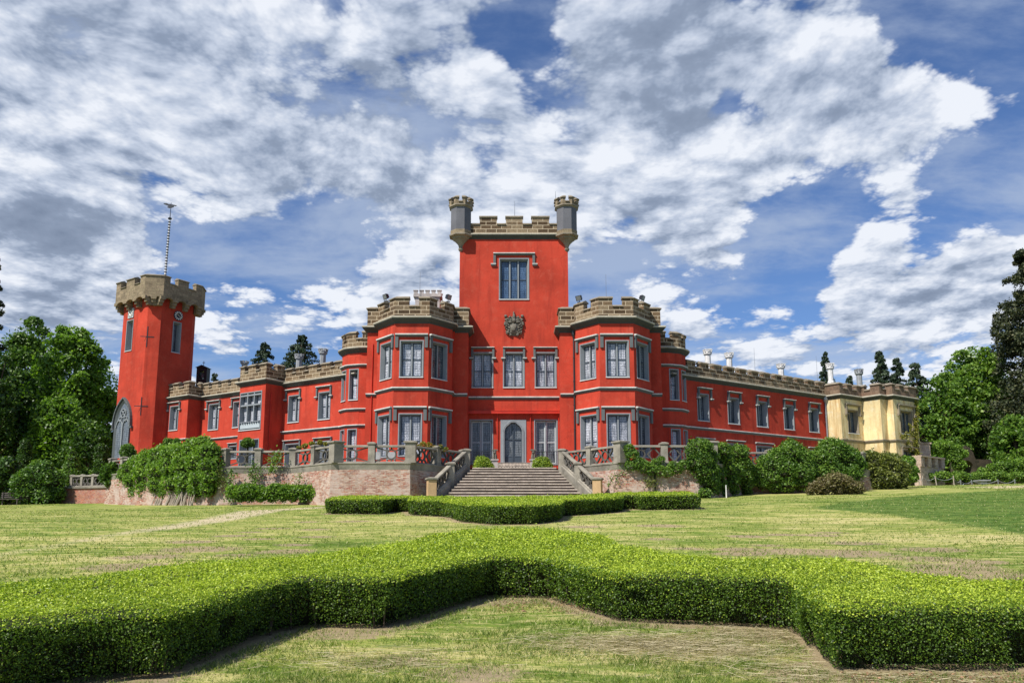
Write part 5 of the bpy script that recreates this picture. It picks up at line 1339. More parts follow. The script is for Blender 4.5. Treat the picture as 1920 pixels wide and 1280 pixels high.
def bush(name, label, cat, blobs, n, size, mat, group=None, tint=(.5, .2), stem=None, fz=.9, align=.45, core=True, shell=.3):
    B = np.array(blobs); cx, cy = B[:, 0].mean(), B[:, 1].mean(); z0 = min(gz(cx, cy), B[:, 2].min() - B[:, 3].max() * .5) if stem is None else stem
    r = thing(name, label, cat, (float(cx), float(cy), float(z0)), group)
    P, Nn = blobcloud(blobs, n, len(blobs), shell, fz)
    T = tint[0] + rng.normal(size=len(P)) * tint[1] + vnoise(P, 1.1, 5) * .12
    quads('foliage', P, Nn, size * rng.uniform(.6, 1.35, len(P)), mat, r, T, align)
    m = MB()
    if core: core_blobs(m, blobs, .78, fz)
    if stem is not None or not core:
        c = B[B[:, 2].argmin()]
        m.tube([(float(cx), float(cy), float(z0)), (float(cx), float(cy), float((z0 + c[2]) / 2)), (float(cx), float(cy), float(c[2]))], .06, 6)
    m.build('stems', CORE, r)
    return r
def tree(name, label, px, ptop, Y, halfpx, n, size, mat, group=None, seed=1, tint=(.5, .2), nb=34, low=.3, base=None, sq=1.0, cat='tree', lean=0):
    rs = np.random.RandomState(seed); top = at(px, ptop, Y); z0 = gz(top.x, Y) if base is None else base
    H = top.z - z0; Rr = halfpx / 1467 * Y; r = thing(name, label, cat, (top.x, Y, z0), group)
    zc = z0 + H * (low + 1) / 2; hz_ = H * (1 - low) / 2; blobs = []
    for k in range(int(nb * 1.9)):
        d = rs.normal(size=3); d /= np.linalg.norm(d); f = rs.uniform(.3, 1) ** .5
        br = Rr * rs.uniform(.11, .27) * (1.1 - .3 * f); taper = 1 - .22 * max(0, d[2])
        blobs.append((top.x + d[0] * (Rr - br * .8) * f * taper, Y + d[1] * (Rr - br * .8) * f * sq * taper, zc + d[2] * (hz_ - br * .9) * f, br))
    P, Nn = blobcloud(blobs, int(n * 1.5), seed, .5, .85)
    n2 = int(n * .45); d = rs.normal(size=(n2, 3)); d /= np.linalg.norm(d, axis=1)[:, None]; rr = rs.uniform(.2, .96, n2) ** .6
    P2 = np.array([top.x, Y, zc]) + d * rr[:, None] * [Rr * .9, Rr * .9 * sq, hz_ * .95]; P2 = P2[vnoise(P2, 2.2 / Rr, seed) > -.35]
    P = np.concatenate([P, P2]); Nn = np.concatenate([Nn, np.tile([0, 0, 1.], (len(P2), 1))])
    T = tint[0] + rng.normal(size=len(P)) * tint[1] + vnoise(P, .5, seed) * .14
    quads('crown', P, Nn, size * rng.uniform(.6, 1.4, len(P)), mat, r, T, .4)
    m = MB(); m.tube([(top.x, Y, z0 - .3), (top.x + lean * .3, Y, z0 + H * .3), (top.x + lean, Y, z0 + H * .75)], [Rr * .09 + .12, Rr * .06 + .08, .06], 8)
    for b in blobs[:14]:
        zs = z0 + H * (low * .8) + (b[2] - z0 - H * low) * .35; m.tube([(top.x, Y, zs), ((top.x + b[0]) / 2, (Y + b[1]) / 2, (zs + b[2]) / 2 + .3), b[:3]], [.12, .08, .03], 5)
    m.build('trunk', BARK, r)
    return r
def conifer(name, label, px, ptop, Y, halfpx, n, size, mat, group=None, seed=1, base=None, tint=(.45, .2), low=.12, tiers=12, droop=.25, ragged=.3, pw=.75):
    rs = np.random.RandomState(seed); top = at(px, ptop, Y); z0 = gz(top.x, Y) if base is None else base; H = top.z - z0; Rr = halfpx / 1467 * Y
    r = thing(name, label, 'tree', (top.x, Y, z0), group); PP = []; NN = []; m = MB()
    m.tube([(top.x, Y, z0 - .3), (top.x, Y, z0 + H * .5), (top.x, Y, z0 + H * .98)], [.1 + Rr * .08, .06 + Rr * .05, .03], 7)
    nbr = tiers * 7; per = max(4, n // nbr)
    for k in range(nbr):
        f = (k // 7 + rs.uniform(-.3, .3)) / tiers; f = min(.97, max(0, f)); z = z0 + H * (low + (1 - low) * f); L = Rr * (1 - f) ** pw * rs.uniform(1 - ragged, 1.1) + .25
        a = rs.uniform(0, 2 * math.pi); d = np.array([math.cos(a), math.sin(a), 0]); t = rs.uniform(.1, 1, per) ** .7
        P = np.array([top.x, Y, z]) + d * (L * t)[:, None]; P[:, 2] += -droop * L * t ** 2 + .1 * L
        sd = np.array([-d[1], d[0], 0]); P += sd * (rs.normal(size=per) * .22 * L * (1.1 - t))[:, None]; P[:, 2] += rs.normal(size=per) * .05 * L + rs.normal(size=per) * size * .3
        PP.append(P); NN.append(np.tile([d[0] * .4, d[1] * .4, .9], (per, 1)))
        m.tube([(top.x, Y, z), tuple(np.array([top.x, Y, z]) + d * L * .5), tuple(np.array([top.x, Y, z - droop * L * .7]) + d * L * .85)], [.05, .03, .01], 4)
    P = np.concatenate(PP); quads('crown', P, np.concatenate(NN), size * rng.uniform(.6, 1.4, len(P)), mat, r, tint[0] + rng.normal(size=len(P)) * tint[1] + vnoise(P, .7, seed) * .12, .35)
    m.build('trunk', BARK, r); return r

# trees at the left
gl = 'trees behind the clock tower'
tree('deciduous_tree', 'bright green broad tree in sun just left of the clock tower', 140, 598, 90, 85, 26000, .42, LF1, gl, 3, (.5, .22), 44, .12)
tree('deciduous_tree', 'dark green rounded tree top between the bright green tree and the left edge', 62, 586, 100, 76, 20000, .42, LF2, gl, 4, (.55, .22), 38, .15)
conifer('conifer_tree', 'dark spruce cut by the left edge of the picture', -20, 455, 82, 58, 30000, .3, LF4, gl, 5, tiers=22, low=.02, pw=.4)
tree('deciduous_tree', 'mid green tree low beside the base of the clock tower', 196, 668, 94, 46, 11000, .38, LF1, gl, 6, (.42, .2), 26, .05)
tree('deciduous_tree', 'shaded green tree in the lower left, beneath the dark rounded crown', 45, 690, 84, 71, 15000, .4, LF2, gl, 7, (.5, .22), 34, .05)
tree('deciduous_tree', 'light green lower tree in front of the bright broad tree', 118, 720, 82, 60, 14000, .38, LF1, gl, 8, (.45, .22), 30, .05)
tree('deciduous_tree', 'dark leafy tree at the far left edge above the bench', -10, 640, 78, 57, 11000, .38, LF2, gl, 9, (.4, .2), 26, .03)
tree('deciduous_tree', 'dark tree right behind the pierced balustrade at the left', 168, 780, 80, 51, 9000, .34, LF2, gl, 10, (.45, .2), 22, .02)
# shrubs at the left
bush('ivy_mound', 'dark ivy mound over the wall end at the far left, beside the bench', 'ivy', B_([(50, 905, 26), (75, 890, 26), (95, 900, 24), (60, 925, 26), (90, 930, 24), (108, 925, 14), (38, 925, 18), (85, 878, 16)], 60.8), 12000, .2, LF6, tint=(.35, .2))
bush('dark_shrub', 'low dark shrub behind the garden bench', 'shrub', B_([(0, 905, 32), (-30, 890, 40), (15, 880, 26), (25, 915, 18), (-10, 928, 20), (12, 932, 15), (35, 930, 14), (-35, 925, 25)], 64), 10000, .25, LF2, tint=(.3, .2))
bush('topiary', 'clipped conical yew behind the pierced balustrade, left one', 'topiary', B_([(135, 888, 15), (135, 874, 13), (135, 861, 10.5), (135, 850, 7), (140, 895, 14), (128, 895, 14)], 70), 4500, .16, LF6, 'clipped yews behind the garden wall', (.5, .2), fz=1.1)
bush('topiary', 'darker columnar clipped yew beside the foot of the clock tower', 'topiary', B_([(190, 885, 13), (190, 870, 13), (190, 855, 12), (189, 842, 10)], 68), 4500, .16, LF2, 'clipped yews behind the garden wall', (.4, .2), fz=1.1)
bush('topiary', 'dark clipped column at the far left behind the ivy mound', 'topiary', B_([(46, 880, 15), (46, 862, 14), (47, 845, 12), (48, 832, 9)], 72), 4500, .17, LF2, 'clipped yews behind the garden wall', (.35, .2), fz=1.1)
bush('low_shrub', 'yellow green low shrub behind the pierced balustrade', 'shrub', B_([(70, 872, 12), (62, 876, 9), (100, 885, 10), (112, 888, 9), (160, 888, 8), (172, 889, 8)], 71), 3000, .16, LF1, tint=(.6, .2))
# ivy over the terrace wall, left
def yw(px): return 50.2 if px > 405 else 50.2 + (405 - px) / 193 * 7.8
L_iv = [(392, 850, 20), (380, 835, 17), (365, 842, 18), (345, 848, 18), (322, 852, 18), (300, 856, 18), (280, 862, 18), (262, 868, 16), (246, 878, 15), (238, 892, 15), (395, 872, 19), (375, 868, 22), (350, 872, 22), (325, 876, 22), (300, 882, 22), (276, 890, 22), (255, 902, 18), (398, 895, 17), (378, 898, 20), (352, 902, 20), (328, 905, 20), (302, 910, 20), (278, 914, 18), (258, 920, 14), (392, 917, 14), (370, 920, 14), (345, 922, 12), (312, 925, 12), (288, 930, 9)]
bush('climbing_plant', 'big bright green creeper mass over the left end of the terrace wall', 'creeper', [b for t in L_iv for b in B_([(t[0], t[1], t[2] * 1.22)], yw(t[0]) - .45)], 34000, .17, LF1, tint=(.55, .24))
bush('climbing_plant', 'dark creeper hanging over the wall corner below the clock tower', 'creeper', B_([(203, 882, 12), (212, 875, 10), (196, 895, 10), (205, 905, 9), (214, 890, 10)], 58.2), 3500, .2, LF6, tint=(.4, .2))
m = MB(); r = thing('creeper_stems', 'bare pale stems at the foot of the bright creeper', 'creeper', (at(330, 935, 51.5).x, 51.5, 3))
for i in range(46):
    m = MB(); px = random.choice((300, 325, 333, 340, 350, 268, 360)) + random.uniform(-9, 9); Y = yw(px) - .75 - random.random() * .4; a = at(px, 936, Y); z = gz(a.x, Y); dx = random.uniform(-.3, .1)
    m.tube([(a.x + dx, Y - .25, z - .05), (a.x + dx * .4, Y - .1, z + .5), (a.x, Y + .1, z + 1.2)], [.045, .035, .02], 5)
    m.build('stem', WOODL, r)
def vine(label, pts, n, size=.1, mat=LF6, Yf=None, name='wall_vine', tint=(.5, .2), w_=.22):
    P0 = [at(px, py, (Yf(px) if callable(Yf) else Yf)) for px, py in pts]; r = thing(name, label, 'vine', (P0[-1].x, P0[-1].y, P0[-1].z), 'vines on the terrace wall')
    Q = []
    for _ in range(n):
        i = random.randrange(len(P0) - 1); t = random.random(); c = P0[i].lerp(P0[i + 1], t); s = w_ * (.5 + .8 * math.sin(t * 3.1 + i)); Q.append((c.x + random.gauss(0, s), c.y - .05 - abs(random.gauss(0, .07)), c.z + random.gauss(0, s)))
    Q = np.array(Q); quads('foliage', Q, np.tile([0, -1., .4], (n, 1)), size * rng.uniform(.6, 1.4, n), mat, r, tint[0] + rng.normal(size=n) * tint[1], .5)
    m = MB(); m.tube([tuple(p) for p in P0], .02, 4) if len(P0) > 1 else None; m.build('stem', BARK, r)
fl_ = lambda px: 49.75
vine('leafy strip of creeper climbing the brick below the second post of the left balustrade', [(432, 940), (432, 905), (436, 880)], 420, .12, LF6, fl_)
vine('ragged creeper hanging below the wide left balustrade panel', [(478, 872), (474, 890), (480, 905)], 420, .12, LF6, fl_)
vine('green shoots climbing through the balustrade next to the bastion corner', [(520, 850), (516, 865), (508, 885)], 380, .12, LF1, fl_)
vine('thin creeper on the slanting brick near the bastion', [(562, 890), (560, 915)], 160, .1, LF6, 48.2)
vine('pale dry creeper wisps between creeper mass and brick', [(412, 880), (420, 905), (428, 935)], 260, .1, LF3, fl_)
m_ = B_([(440 + k * 15.5, 922 + 3 * math.sin(k * 2.1), 15 + 2 * math.sin(k * 1.3)) for k in range(11)] + [(450 + k * 20, 932, 11) for k in range(8)], 47.9)
bush('leafy_shrub', 'row of bushy leafy shrubs along the foot of the left terrace wall', 'shrub', m_, 20000, .14, LF1, tint=(.52, .26), shell=.6, align=.3)
# right: ivy and shrubs
yr = lambda px: 46.2 if px < 1318 else 46.2 + (px - 1318) / 82 * 4.2
bush('climbing_plant', 'ivy climbing over the pillar right of the steps', 'ivy', B_([(1180, 842, 10.3), (1186, 855, 13.8), (1196, 868, 13.8), (1208, 875, 13.8), (1184, 872, 11.5), (1222, 880, 12.6), (1238, 882, 12.6), (1230, 868, 9.2), (1240, 862, 8.0), (1254, 884, 11.5), (1270, 878, 11.5), (1284, 872, 11.5), (1262, 872, 9.2)], 46.1), 7500, .12, LF6, tint=(.5, .22), core=False)
vine('thin ivy trails low on the whitewashed brick right of the steps', [(1180, 880), (1150, 893), (1140, 912)], 200, .09, LF6, 46.2)
vine('ivy trails hanging down the brick under the right balustrade', [(1215, 885), (1225, 905), (1208, 900)], 260, .1, LF3, 46.15)
bush('climbing_plant', 'tall hanging ivy curtain on the right bastion corner', 'ivy', [b for t in [(1306, 842, 20.8), (1318, 840, 18.2), (1312, 862, 23.4), (1322, 882, 23.4), (1328, 902, 22.1), (1334, 920, 16.9), (1305, 868, 15.6), (1340, 890, 19.5), (1346, 908, 18.2), (1350, 925, 11.7), (1330, 858, 18.2), (1322, 925, 13.0)] for b in B_([t], yr(t[0]) - .35)], 15000, .13, LF6, 'ivy clad corners of the right terrace wall', (.42, .24))
bush('climbing_plant', 'rounded ivy dome over the next balustrade post, right of the ivy curtain', 'ivy', [b for t in [(1352, 845, 18.8), (1358, 862, 18.8), (1362, 882, 18.8), (1368, 902, 18.8), (1372, 918, 13.8), (1385, 850, 18.8), (1390, 868, 20.0), (1394, 888, 18.8), (1398, 905, 16.2), (1400, 920, 10.0), (1378, 885, 18.8), (1405, 880, 12.5)] for b in B_([t], yr(t[0]) - .35)], 16000, .13, LF6, 'ivy clad corners of the right terrace wall', (.5, .24))
bush('ivy_mound', 'broad green ivy dome in front of the red wing, left of the taller dome', 'ivy', B_([(1418, 900, 13), (1412, 885, 12), (1428, 908, 12), (1482, 848, 25.3), (1462, 856, 20.7), (1500, 858, 23.0), (1440, 872, 23.0), (1425, 885, 16.1), (1470, 880, 29.9), (1500, 885, 27.6), (1445, 895, 23.0), (1475, 905, 20.7), (1505, 905, 18.4), (1452, 912, 13.8)], 50.2), 24000, .13, LF6, 'ivy domes before the red wing', (.52, .2))
bush('ivy_mound', 'tallest ivy dome in front of the joint of red wing and yellow house', 'ivy', B_([(1560, 848, 29.1), (1540, 862, 24.6), (1585, 856, 24.6), (1600, 866, 17.9), (1530, 885, 24.6), (1560, 885, 29.1), (1592, 888, 24.6), (1545, 905, 15.7), (1520, 872, 15.7), (1612, 876, 13.4)], 51.0), 26000, .13, LF6, 'ivy domes before the red wing', (.52, .2))
bush('brown_shrub', 'low spreading brownish twiggy shrub in front of the ivy domes', 'shrub', B_([(1545, 922, 9), (1570, 921, 10), (1592, 921, 9), (1532, 914, 14), (1548, 908, 17), (1568, 903, 19), (1588, 908, 17), (1604, 913, 14), (1520, 920, 9), (1612, 918, 10)], 47.6), 14000, .13, BRN, tint=(.5, .25), align=.2, shell=.5)
bush('large_shrub', 'large loose olive green shrub in front of the yellow house', 'shrub', B_([(1612, 900, 14), (1608, 886, 12), (1628, 858, 14), (1676, 862, 14), (1640, 868, 24.6), (1662, 872, 26.9), (1625, 880, 20.2), (1645, 895, 26.9), (1672, 895, 26.9), (1690, 905, 15.7), (1618, 888, 15.7), (1660, 910, 16.8), (1635, 908, 15.7), (1684, 880, 20.2)], 54), 22000, .15, LF3, tint=(.5, .25), align=.25, shell=.45)
bush('large_shrub', 'bright green shrub right beside the large olive shrub', 'shrub', B_([(1700, 868, 14), (1708, 882, 13), (1700, 895, 13), (1713, 895, 9)], 56.5), 6500, .16, LF1, tint=(.55, .22))
# creeper on the yellow house
r = thing('climbing_plant', 'yellowing creeper climbing the right corner of the yellow house', 'creeper', (yp[6].x, yp[6].y - .2, 4)); Q = []
for px, py, rr in [(1716, y_, 7) for y_ in range(752, 890, 7)] + [(1705, 800, 7), (1708, 812, 9), (1697, 815, 8), (1690, 819, 6), (1712, 830, 8), (1704, 842, 7), (1700, 830, 6), (1714, 790, 7), (1720, 850, 8), (1716, 870, 9), (1708, 880, 9)]:
    u, z = Wy2.uz(px, py)
    for _ in range(95): du, dz = random.gauss(0, rr * .022), random.gauss(0, rr * .022); Q.append(Wy2.P(min(u + du, Wy2.L + .2), z + dz, .03 + abs(random.gauss(0, .1))))
Q = np.array(Q); quads('foliage', Q, np.tile([Wy2.n.x, Wy2.n.y, .4], (len(Q), 1)), .15 * rng.uniform(.6, 1.4, len(Q)), LF7, r, .5 + rng.normal(size=len(Q)) * .25, .5)
m = MB(); m.tube([Wy2.P(Wy2.L - .3, 3.5, .05), Wy2.P(Wy2.L - .4, 7, .05), Wy2.P(Wy2.L - .2, 11, .05)], .04, 5); m.build('stem', BARK, r)
# plants on the terrace
bush('topiary', 'rounded clipped box dome at the top of the steps, left', 'topiary', B_([(906, 872, 17), (900, 876, 14), (912, 876, 14)], 54.5), 7000, .09, BOX, 'box domes at the castle door', (.62, .15), fz=1, stem=TZ)
bush('topiary', 'rounded clipped box dome at the top of the steps, right', 'topiary', B_([(1017, 872, 17), (1011, 876, 14), (1023, 876, 14)], 54.5), 7000, .09, BOX, 'box domes at the castle door', (.62, .15), fz=1, stem=TZ)
gp = 'clipped ball shrubs on the left terrace'
bush('ball_shrub', 'clipped ball shrub in front of the lower window of the oriel projection', 'shrub', B_([(465, 829, 9.5), (459, 832, 7), (471, 832, 7)], 54), 3000, .12, LF6, gp, (.45, .2), stem=TZ)
bush('ball_shrub', 'clipped ball shrub in front of the pointed tower window', 'shrub', B_([(240, 842, 12), (240, 853, 11), (234, 848, 9), (247, 848, 9)], 60.5), 3500, .13, LF6, gp, (.45, .2), stem=TZ)
bush('ball_shrub', 'clipped ball shrub beside the nearest projection to the clock tower', 'shrub', B_([(318, 832, 12), (330, 830, 9), (308, 838, 9)], 58), 3500, .13, LF6, gp, (.5, .2), stem=TZ)
bush('flower_shrub', 'low flowering shrub with reddish shoots behind the balustrade left of the bastion', 'flowers', B_([(572, 836, 6), (585, 833, 6), (600, 830, 5), (560, 840, 5), (610, 832, 4)], 51.2), 2200, .1, LF7, tint=(.5, .3), stem=TZ, align=.2, shell=.6, core=False)
bush('flower_bed', 'yellow and orange flowers behind the balustrade near the left pillar', 'flowers', B_([(783, 838, 6), (793, 834, 7), (805, 836, 7), (815, 840, 6), (826, 838, 5), (835, 842, 5)], 48.9), 3600, .085, FLW, tint=(.4, .3), stem=TZ, align=.2, shell=.6, core=False)
for px, lb_ in ((704, 'white garden chair on the terrace, the left one seen through the balustrade'), (733, 'white garden chair on the terrace, the right one seen through the balustrade')):
    q = at(px, 860, 49.5); r = thing('garden_chair', lb_, 'chair', (q.x, 49.5, TZ), 'white chairs on the left terrace')
    m = MB(); m.box(q.x - .28, q.x + .28, 49.25, 49.75, TZ + .42, TZ + .47); m.build('seat', CHAIRM, r)
    m = MB(); m.box(q.x - .28, q.x + .28, 49.72, 49.77, TZ + .5, TZ + .95); m.build('backrest', CHAIRM, r)
    for a in (-1, 1):
        for b in (49.3, 49.7): m = MB(); m.box(q.x + a * .25 - .025, q.x + a * .25 + .025, b - .025, b + .025, TZ, TZ + .42); m.build('leg', CHAIRM, r)
# conifers behind the castle
gc = 'conifers showing above the castle roofs'
conifer('conifer_tree', 'dark conifer above the left wing, the smaller left one of two', 497, 640, 95, 78, 12000, .24, LF5, gc, 11, base=5, low=0.45, pw=0.9, tiers=22)
conifer('conifer_tree', 'broad dark conifer above the left wing beside the grey chimneys', 567, 625, 92, 82, 15000, .24, LF5, gc, 12, base=5, low=0.45, pw=0.85, tiers=22, droop=.1)
conifer('conifer_tree', 'tiny dark tree top beside the bell cote', 404, 697, 95, 18, 3000, .24, LF5, gc, 13, base=5, low=0.5, pw=0.8, tiers=22)
conifer('conifer_tree', 'slender spruce rising behind the end of the right wing', 1546, 658, 96, 28, 9000, .24, LF5, gc, 14, base=5, low=0.45, pw=0.9, tiers=22)
conifer('conifer_tree', 'small spruce top behind the yellow house, between two chimneys', 1592, 702, 96, 19, 4000, .24, LF5, gc, 15, base=5, low=0.55, pw=0.9, tiers=22)
conifer('conifer_tree', 'pointed spruce behind the yellow house, leftmost of three', 1648, 655, 92, 34, 14000, .24, LF5, gc, 16, base=4, low=0.45, pw=0.85, tiers=22, tint=(.55, .2))
conifer('conifer_tree', 'middle spruce of the three behind the yellow house', 1680, 669, 94, 36, 14000, .24, LF5, gc, 17, base=4, low=0.45, pw=0.85, tiers=22)
conifer('conifer_tree', 'pale bluish spruce, rightmost of three behind the yellow house', 1716, 674, 90, 52, 24000, .24, LF5, gc, 18, base=4, low=0.05, pw=0.6, tiers=22, tint=(.65, .2))
# trees at the right
g2 = 'trees right of the yellow house'
tree('deciduous_tree', 'broad bright green tree right of the yellow house', 1822, 640, 92, 82, 24000, .4, LF6, g2, 21, (.6, .24), 46, .1)
tree('deciduous_tree', 'green tree beside the yellow house, behind the ruined wall', 1762, 692, 88, 62, 11000, .36, LF6, g2, 22, (.5, .22), 28, .05)
conifer('pine_tree', 'tall dark pine at the right edge of the picture', 1928, 462, 84, 118, 100000, .27, LF4, g2, 23, tiers=32, low=.1, droop=.02, ragged=.5, tint=(.5, .25), pw=.4)
tree('deciduous_tree', 'dark green tree behind the stone gateway', 1832, 770, 90, 69, 13000, .36, LF2, g2, 24, (.5, .22), 32, .02)
tree('deciduous_tree', 'green leafy tree low under the dark pine at the right edge', 1900, 770, 80, 53, 11000, .34, LF6, g2, 25, (.5, .22), 28, .02)
bush('climbing_plant', 'bright ivy draped over the old wall beside the stone gateway', 'ivy', B_([(1750, 838, 11), (1765, 836, 12), (1780, 838, 12), (1794, 842, 11), (1790, 858, 13), (1798, 872, 12), (1785, 850, 12), (1760, 845, 9), (1806, 850, 9)], 77), 11000, .18, LF1, tint=(.55, .22))
bush('leafy_hedge', 'low loose green hedge behind the short posts at the right', 'hedge', B_([(1738 + k * 11, 894 + 2.5 * math.sin(k * 1.9), 10 + 1.5 * math.sin(k * 2.7)) for k in range(19)], 72), 14000, .17, LF6, tint=(.6, .25))
bush('leafy_shrub', 'uneven bright shrubs growing out of the low hedge at the right edge', 'shrub', B_([(1860, 878, 10), (1880, 874, 12), (1900, 872, 13), (1920, 870, 14), (1840, 884, 8), (1870, 885, 10), (1895, 884, 12)], 73.5), 7000, .17, LF1, tint=(.5, .22))
# far wood
P = []; 
for side in (-1, 1):
    for _ in range(30000):
        x = side * random.uniform(36 if side > 0 else 44, 130); y = random.uniform(98, 112) - abs(x) * .05; hmax = 9 + 3 * math.sin(x * .35) + 2 * math.sin(x * .9 + 1); P.append((x, y, gz(x, y) + hmax * random.random() ** .9))
P = np.array(P); tag(quads('woodland', P, np.tile([0, -1., .5], (len(P), 1)), .95 * rng.uniform(.6, 1.4, len(P)), LF2, None, .4 + rng.normal(size=len(P)) * .2, .4), kind='stuff')

# ------------------------------------------------------------------ ground
def gnd(px, py):
    r = ray(px, py); t = 4.0
    for _ in range(60):
        p = Vector((0, 0, EYE)) + r * t; e = p.z - gz(p.x, p.y)
        if abs(e) < .002: break
        t += e / max(.02, (-r.z + .066 * r.y)) * .8
        t = min(max(t, 3), 160)
    return p.x, p.y
def build_ground():
    xs = np.concatenate([np.linspace(-160, -46, 18), np.arange(-44, 44.1, .4), np.linspace(46, 160, 18)])
    ys = np.concatenate([np.arange(2.5, 24, .2), np.arange(24, 64, .35), np.linspace(65, 240, 40)])
    X, Y = np.meshgrid(xs, ys); x, y = X.ravel(), Y.ravel(); z = G(x, y)
    z = z - .0 ; nx, ny = len(xs), len(ys)
    me = bpy.data.meshes.new('lawn'); V = np.stack([x, y, z], 1)
    a = (np.arange(ny - 1)[:, None] * nx + np.arange(nx - 1)[None, :]).ravel(); F_ = np.stack([a, a + 1, a + nx + 1, a + nx], 1)
    me.vertices.add(len(V)); me.vertices.foreach_set('co', V.astype(np.float32).ravel()); n = len(F_)
    me.loops.add(n * 4); me.loops.foreach_set('vertex_index', F_.ravel().astype(np.int32)); me.polygons.add(n)
    me.polygons.foreach_set('loop_start', np.arange(0, n * 4, 4, dtype=np.int32)); me.polygons.foreach_set('loop_total', np.full(n, 4, dtype=np.int32)); me.polygons.foreach_set('use_smooth', np.ones(n, bool))
    def attr(nm, v): a_ = me.attributes.new(nm, 'FLOAT', 'POINT'); a_.data.foreach_set('value', np.clip(v, 0, 1).astype(np.float32))
    # bare earth: mole hills and worn spots
    dirt = np.zeros(len(x)); spots_ = [(1590, 1037, .8), (1488, 1033, .7), (1395, 1037, .5), (1380, 1029, .4), (1292, 1028, .3), (1440, 1022, .3), (1600, 1018, .5), (1745, 1030, .6), (1735, 1047, .6), (1400, 1005, .4), (1470, 1002, .35), (1815, 1074, .9), (1790, 1062, .7), (1850, 1080, .8), (1830, 1053, .5),
              (540, 1033, .5), (548, 1021, .35), (285, 1043, .6), (235, 1062, .7), (370, 1029, .7), (358, 1015, .5), (435, 1004, .4), (440, 1040, .35), (588, 992, .35), (590, 1006, .35), (660, 977, .4), (470, 997, .3), (512, 990, .4), (575, 978, .3), (490, 1010, .3), (1235, 1010, .3), (1240, 985, .5), (1095, 987, .4), (1560, 998, .3), (1540, 1003, .4), (1020, 1105, .8), (960, 1120, .6), (650, 1182, .6), (1440, 1180, .8), (1640, 1268, 1.0), (1800, 1262, .9), (740, 1240, .4), (880, 1262, .5)]
    for px, py, s in spots_:
        gx, gy = gnd(px, py); e = 1.0 + .05 * gy; d = np.hypot((x - gx) / (s * e * .95), (y - gy) / (s * e * .7)); dirt = np.maximum(dirt, np.exp(-d ** 2 * 1.2))
    pth = np.zeros(len(x)); pts = [gnd(*q) for q in ((640, 949), (560, 953), (490, 957), (420, 972), (320, 988), (215, 1002), (90, 1025), (-60, 1050))]; wds = (.9, 1.2, 1.5, 1.2, 1.0, .8, .8, .8); st_ = (1, 1, 1, .8, .7, .55, .5, .5)
    for i in range(len(pts) - 1):
        a, b = np.array(pts[i]), np.array(pts[i + 1]); ab = b - a; t = np.clip(((x - a[0]) * ab[0] + (y - a[1]) * ab[1]) / (ab @ ab), 0, 1)
        d = np.hypot(x - a[0] - ab[0] * t, y - a[1] - ab[1] * t); wd = wds[i] + (wds[i + 1] - wds[i]) * t; pth = np.maximum(pth, (st_[i] + (st_[i + 1] - st_[i]) * t) * np.exp(-(d / wd) ** 2))
    gx, gy = gnd(1905, 912); pth = np.maximum(pth, np.exp(-np.maximum(abs(x - gx) / 3.0, abs(y - gy) / 2.2) ** 4))
    rp = [gnd(*q) for q in ((1478, 952), (1560, 938), (1680, 928), (1930, 914), (2100, 908), (2300, 1030), (1925, 1012), (1760, 985), (1620, 965))]
    rg = np.where(inpoly(x, y, rp), 1., 0.) * np.clip(edist(x, y, rp) / 2.0, 0, 1)
    straw = np.zeros(len(x))
    for px, py, sx, sy, k in ((1250, 1215, 1.6, .6, .9), (1450, 1190, 1.2, .5, .6), (1390, 925, 8, 4, .6), (1700, 912, 9, 3, .7), (1900, 1010, 6, 1.6, .6), (1560, 975, 4, 1.5, .5), (900, 975, 6, 1.6, .35), (1180, 985, 4, 1.5, .4), (80, 1050, 3, 1.2, .5), (700, 1240, 1, .5, .35), (560, 1000, 4, 2, .3), (300, 1010, 4, 1.3, .5)):
        gx, gy = gnd(px, py); straw = np.maximum(straw, k * np.exp(-((x - gx) / sx) ** 2 - ((y - gy) / sy) ** 2))
    he = np.minimum(np.where(inpoly(x, y, BH), 0, edist(x, y, BH)), np.where(inpoly(x, y, MH), 0, edist(x, y, MH)))
    dirt = np.maximum(dirt, np.exp(-(he / .28) ** 2) * .85)
    attr('bare', dirt); attr('path', pth); attr('green', rg); attr('straw', straw)
    me.update(); o = bpy.data.objects.new('lawn', me); C.objects.link(o); tag(o, kind='structure')
    m, N = newmat('lawn'); p = geo(N); at_ = lambda n: N.n('ShaderNodeAttribute', attribute_name=n).outputs['Fac']
    big = N.noise(p, .22, 5, .6, .5); med = N.noise(N.vec('MULTIPLY', p, (.7, 1.6, 1)), 1.3, 6, .65, .3); fine = N.noise(N.vec('MULTIPLY', p, (1, 1.5, 1)), 9, 6, .7); tiny = N.noise(p, 60, 4, .7)
    cut = N.noise(N.vec('MULTIPLY', p, (.25, 2.6, 1)), 1.4, 4, .6, 1.2)
    k = N.math('ADD', N.math('MULTIPLY', big, .45), N.math('ADD', N.math('MULTIPLY', med, .35), N.math('MULTIPLY', cut, .3)))
    k = N.math('ADD', k, N.math('MULTIPLY', N.math('SUBTRACT', fine, .5), .45))
    k = N.math('ADD', k, N.math('MULTIPLY', at_('straw'), .25))
    wr = N.math('ADD', N.vec('DOT_PRODUCT', p, (.16, 1, 0)), N.math('MULTIPLY', big, 3.0))
    wv = N.math('SINE', N.math('MULTIPLY', wr, 2.7)); k = N.math('MULTIPLY_ADD', wv, .035, k)
    g4 = N.noise(N.vec('MULTIPLY', p, (.6, 1.5, 1)), 2.6, 6, .75); k = N.math('MULTIPLY_ADD', N.math('SUBTRACT', g4, .5), .3, k)
    k = N.math('MULTIPLY_ADD', N.math('SUBTRACT', k, .55), 1.3, .565)
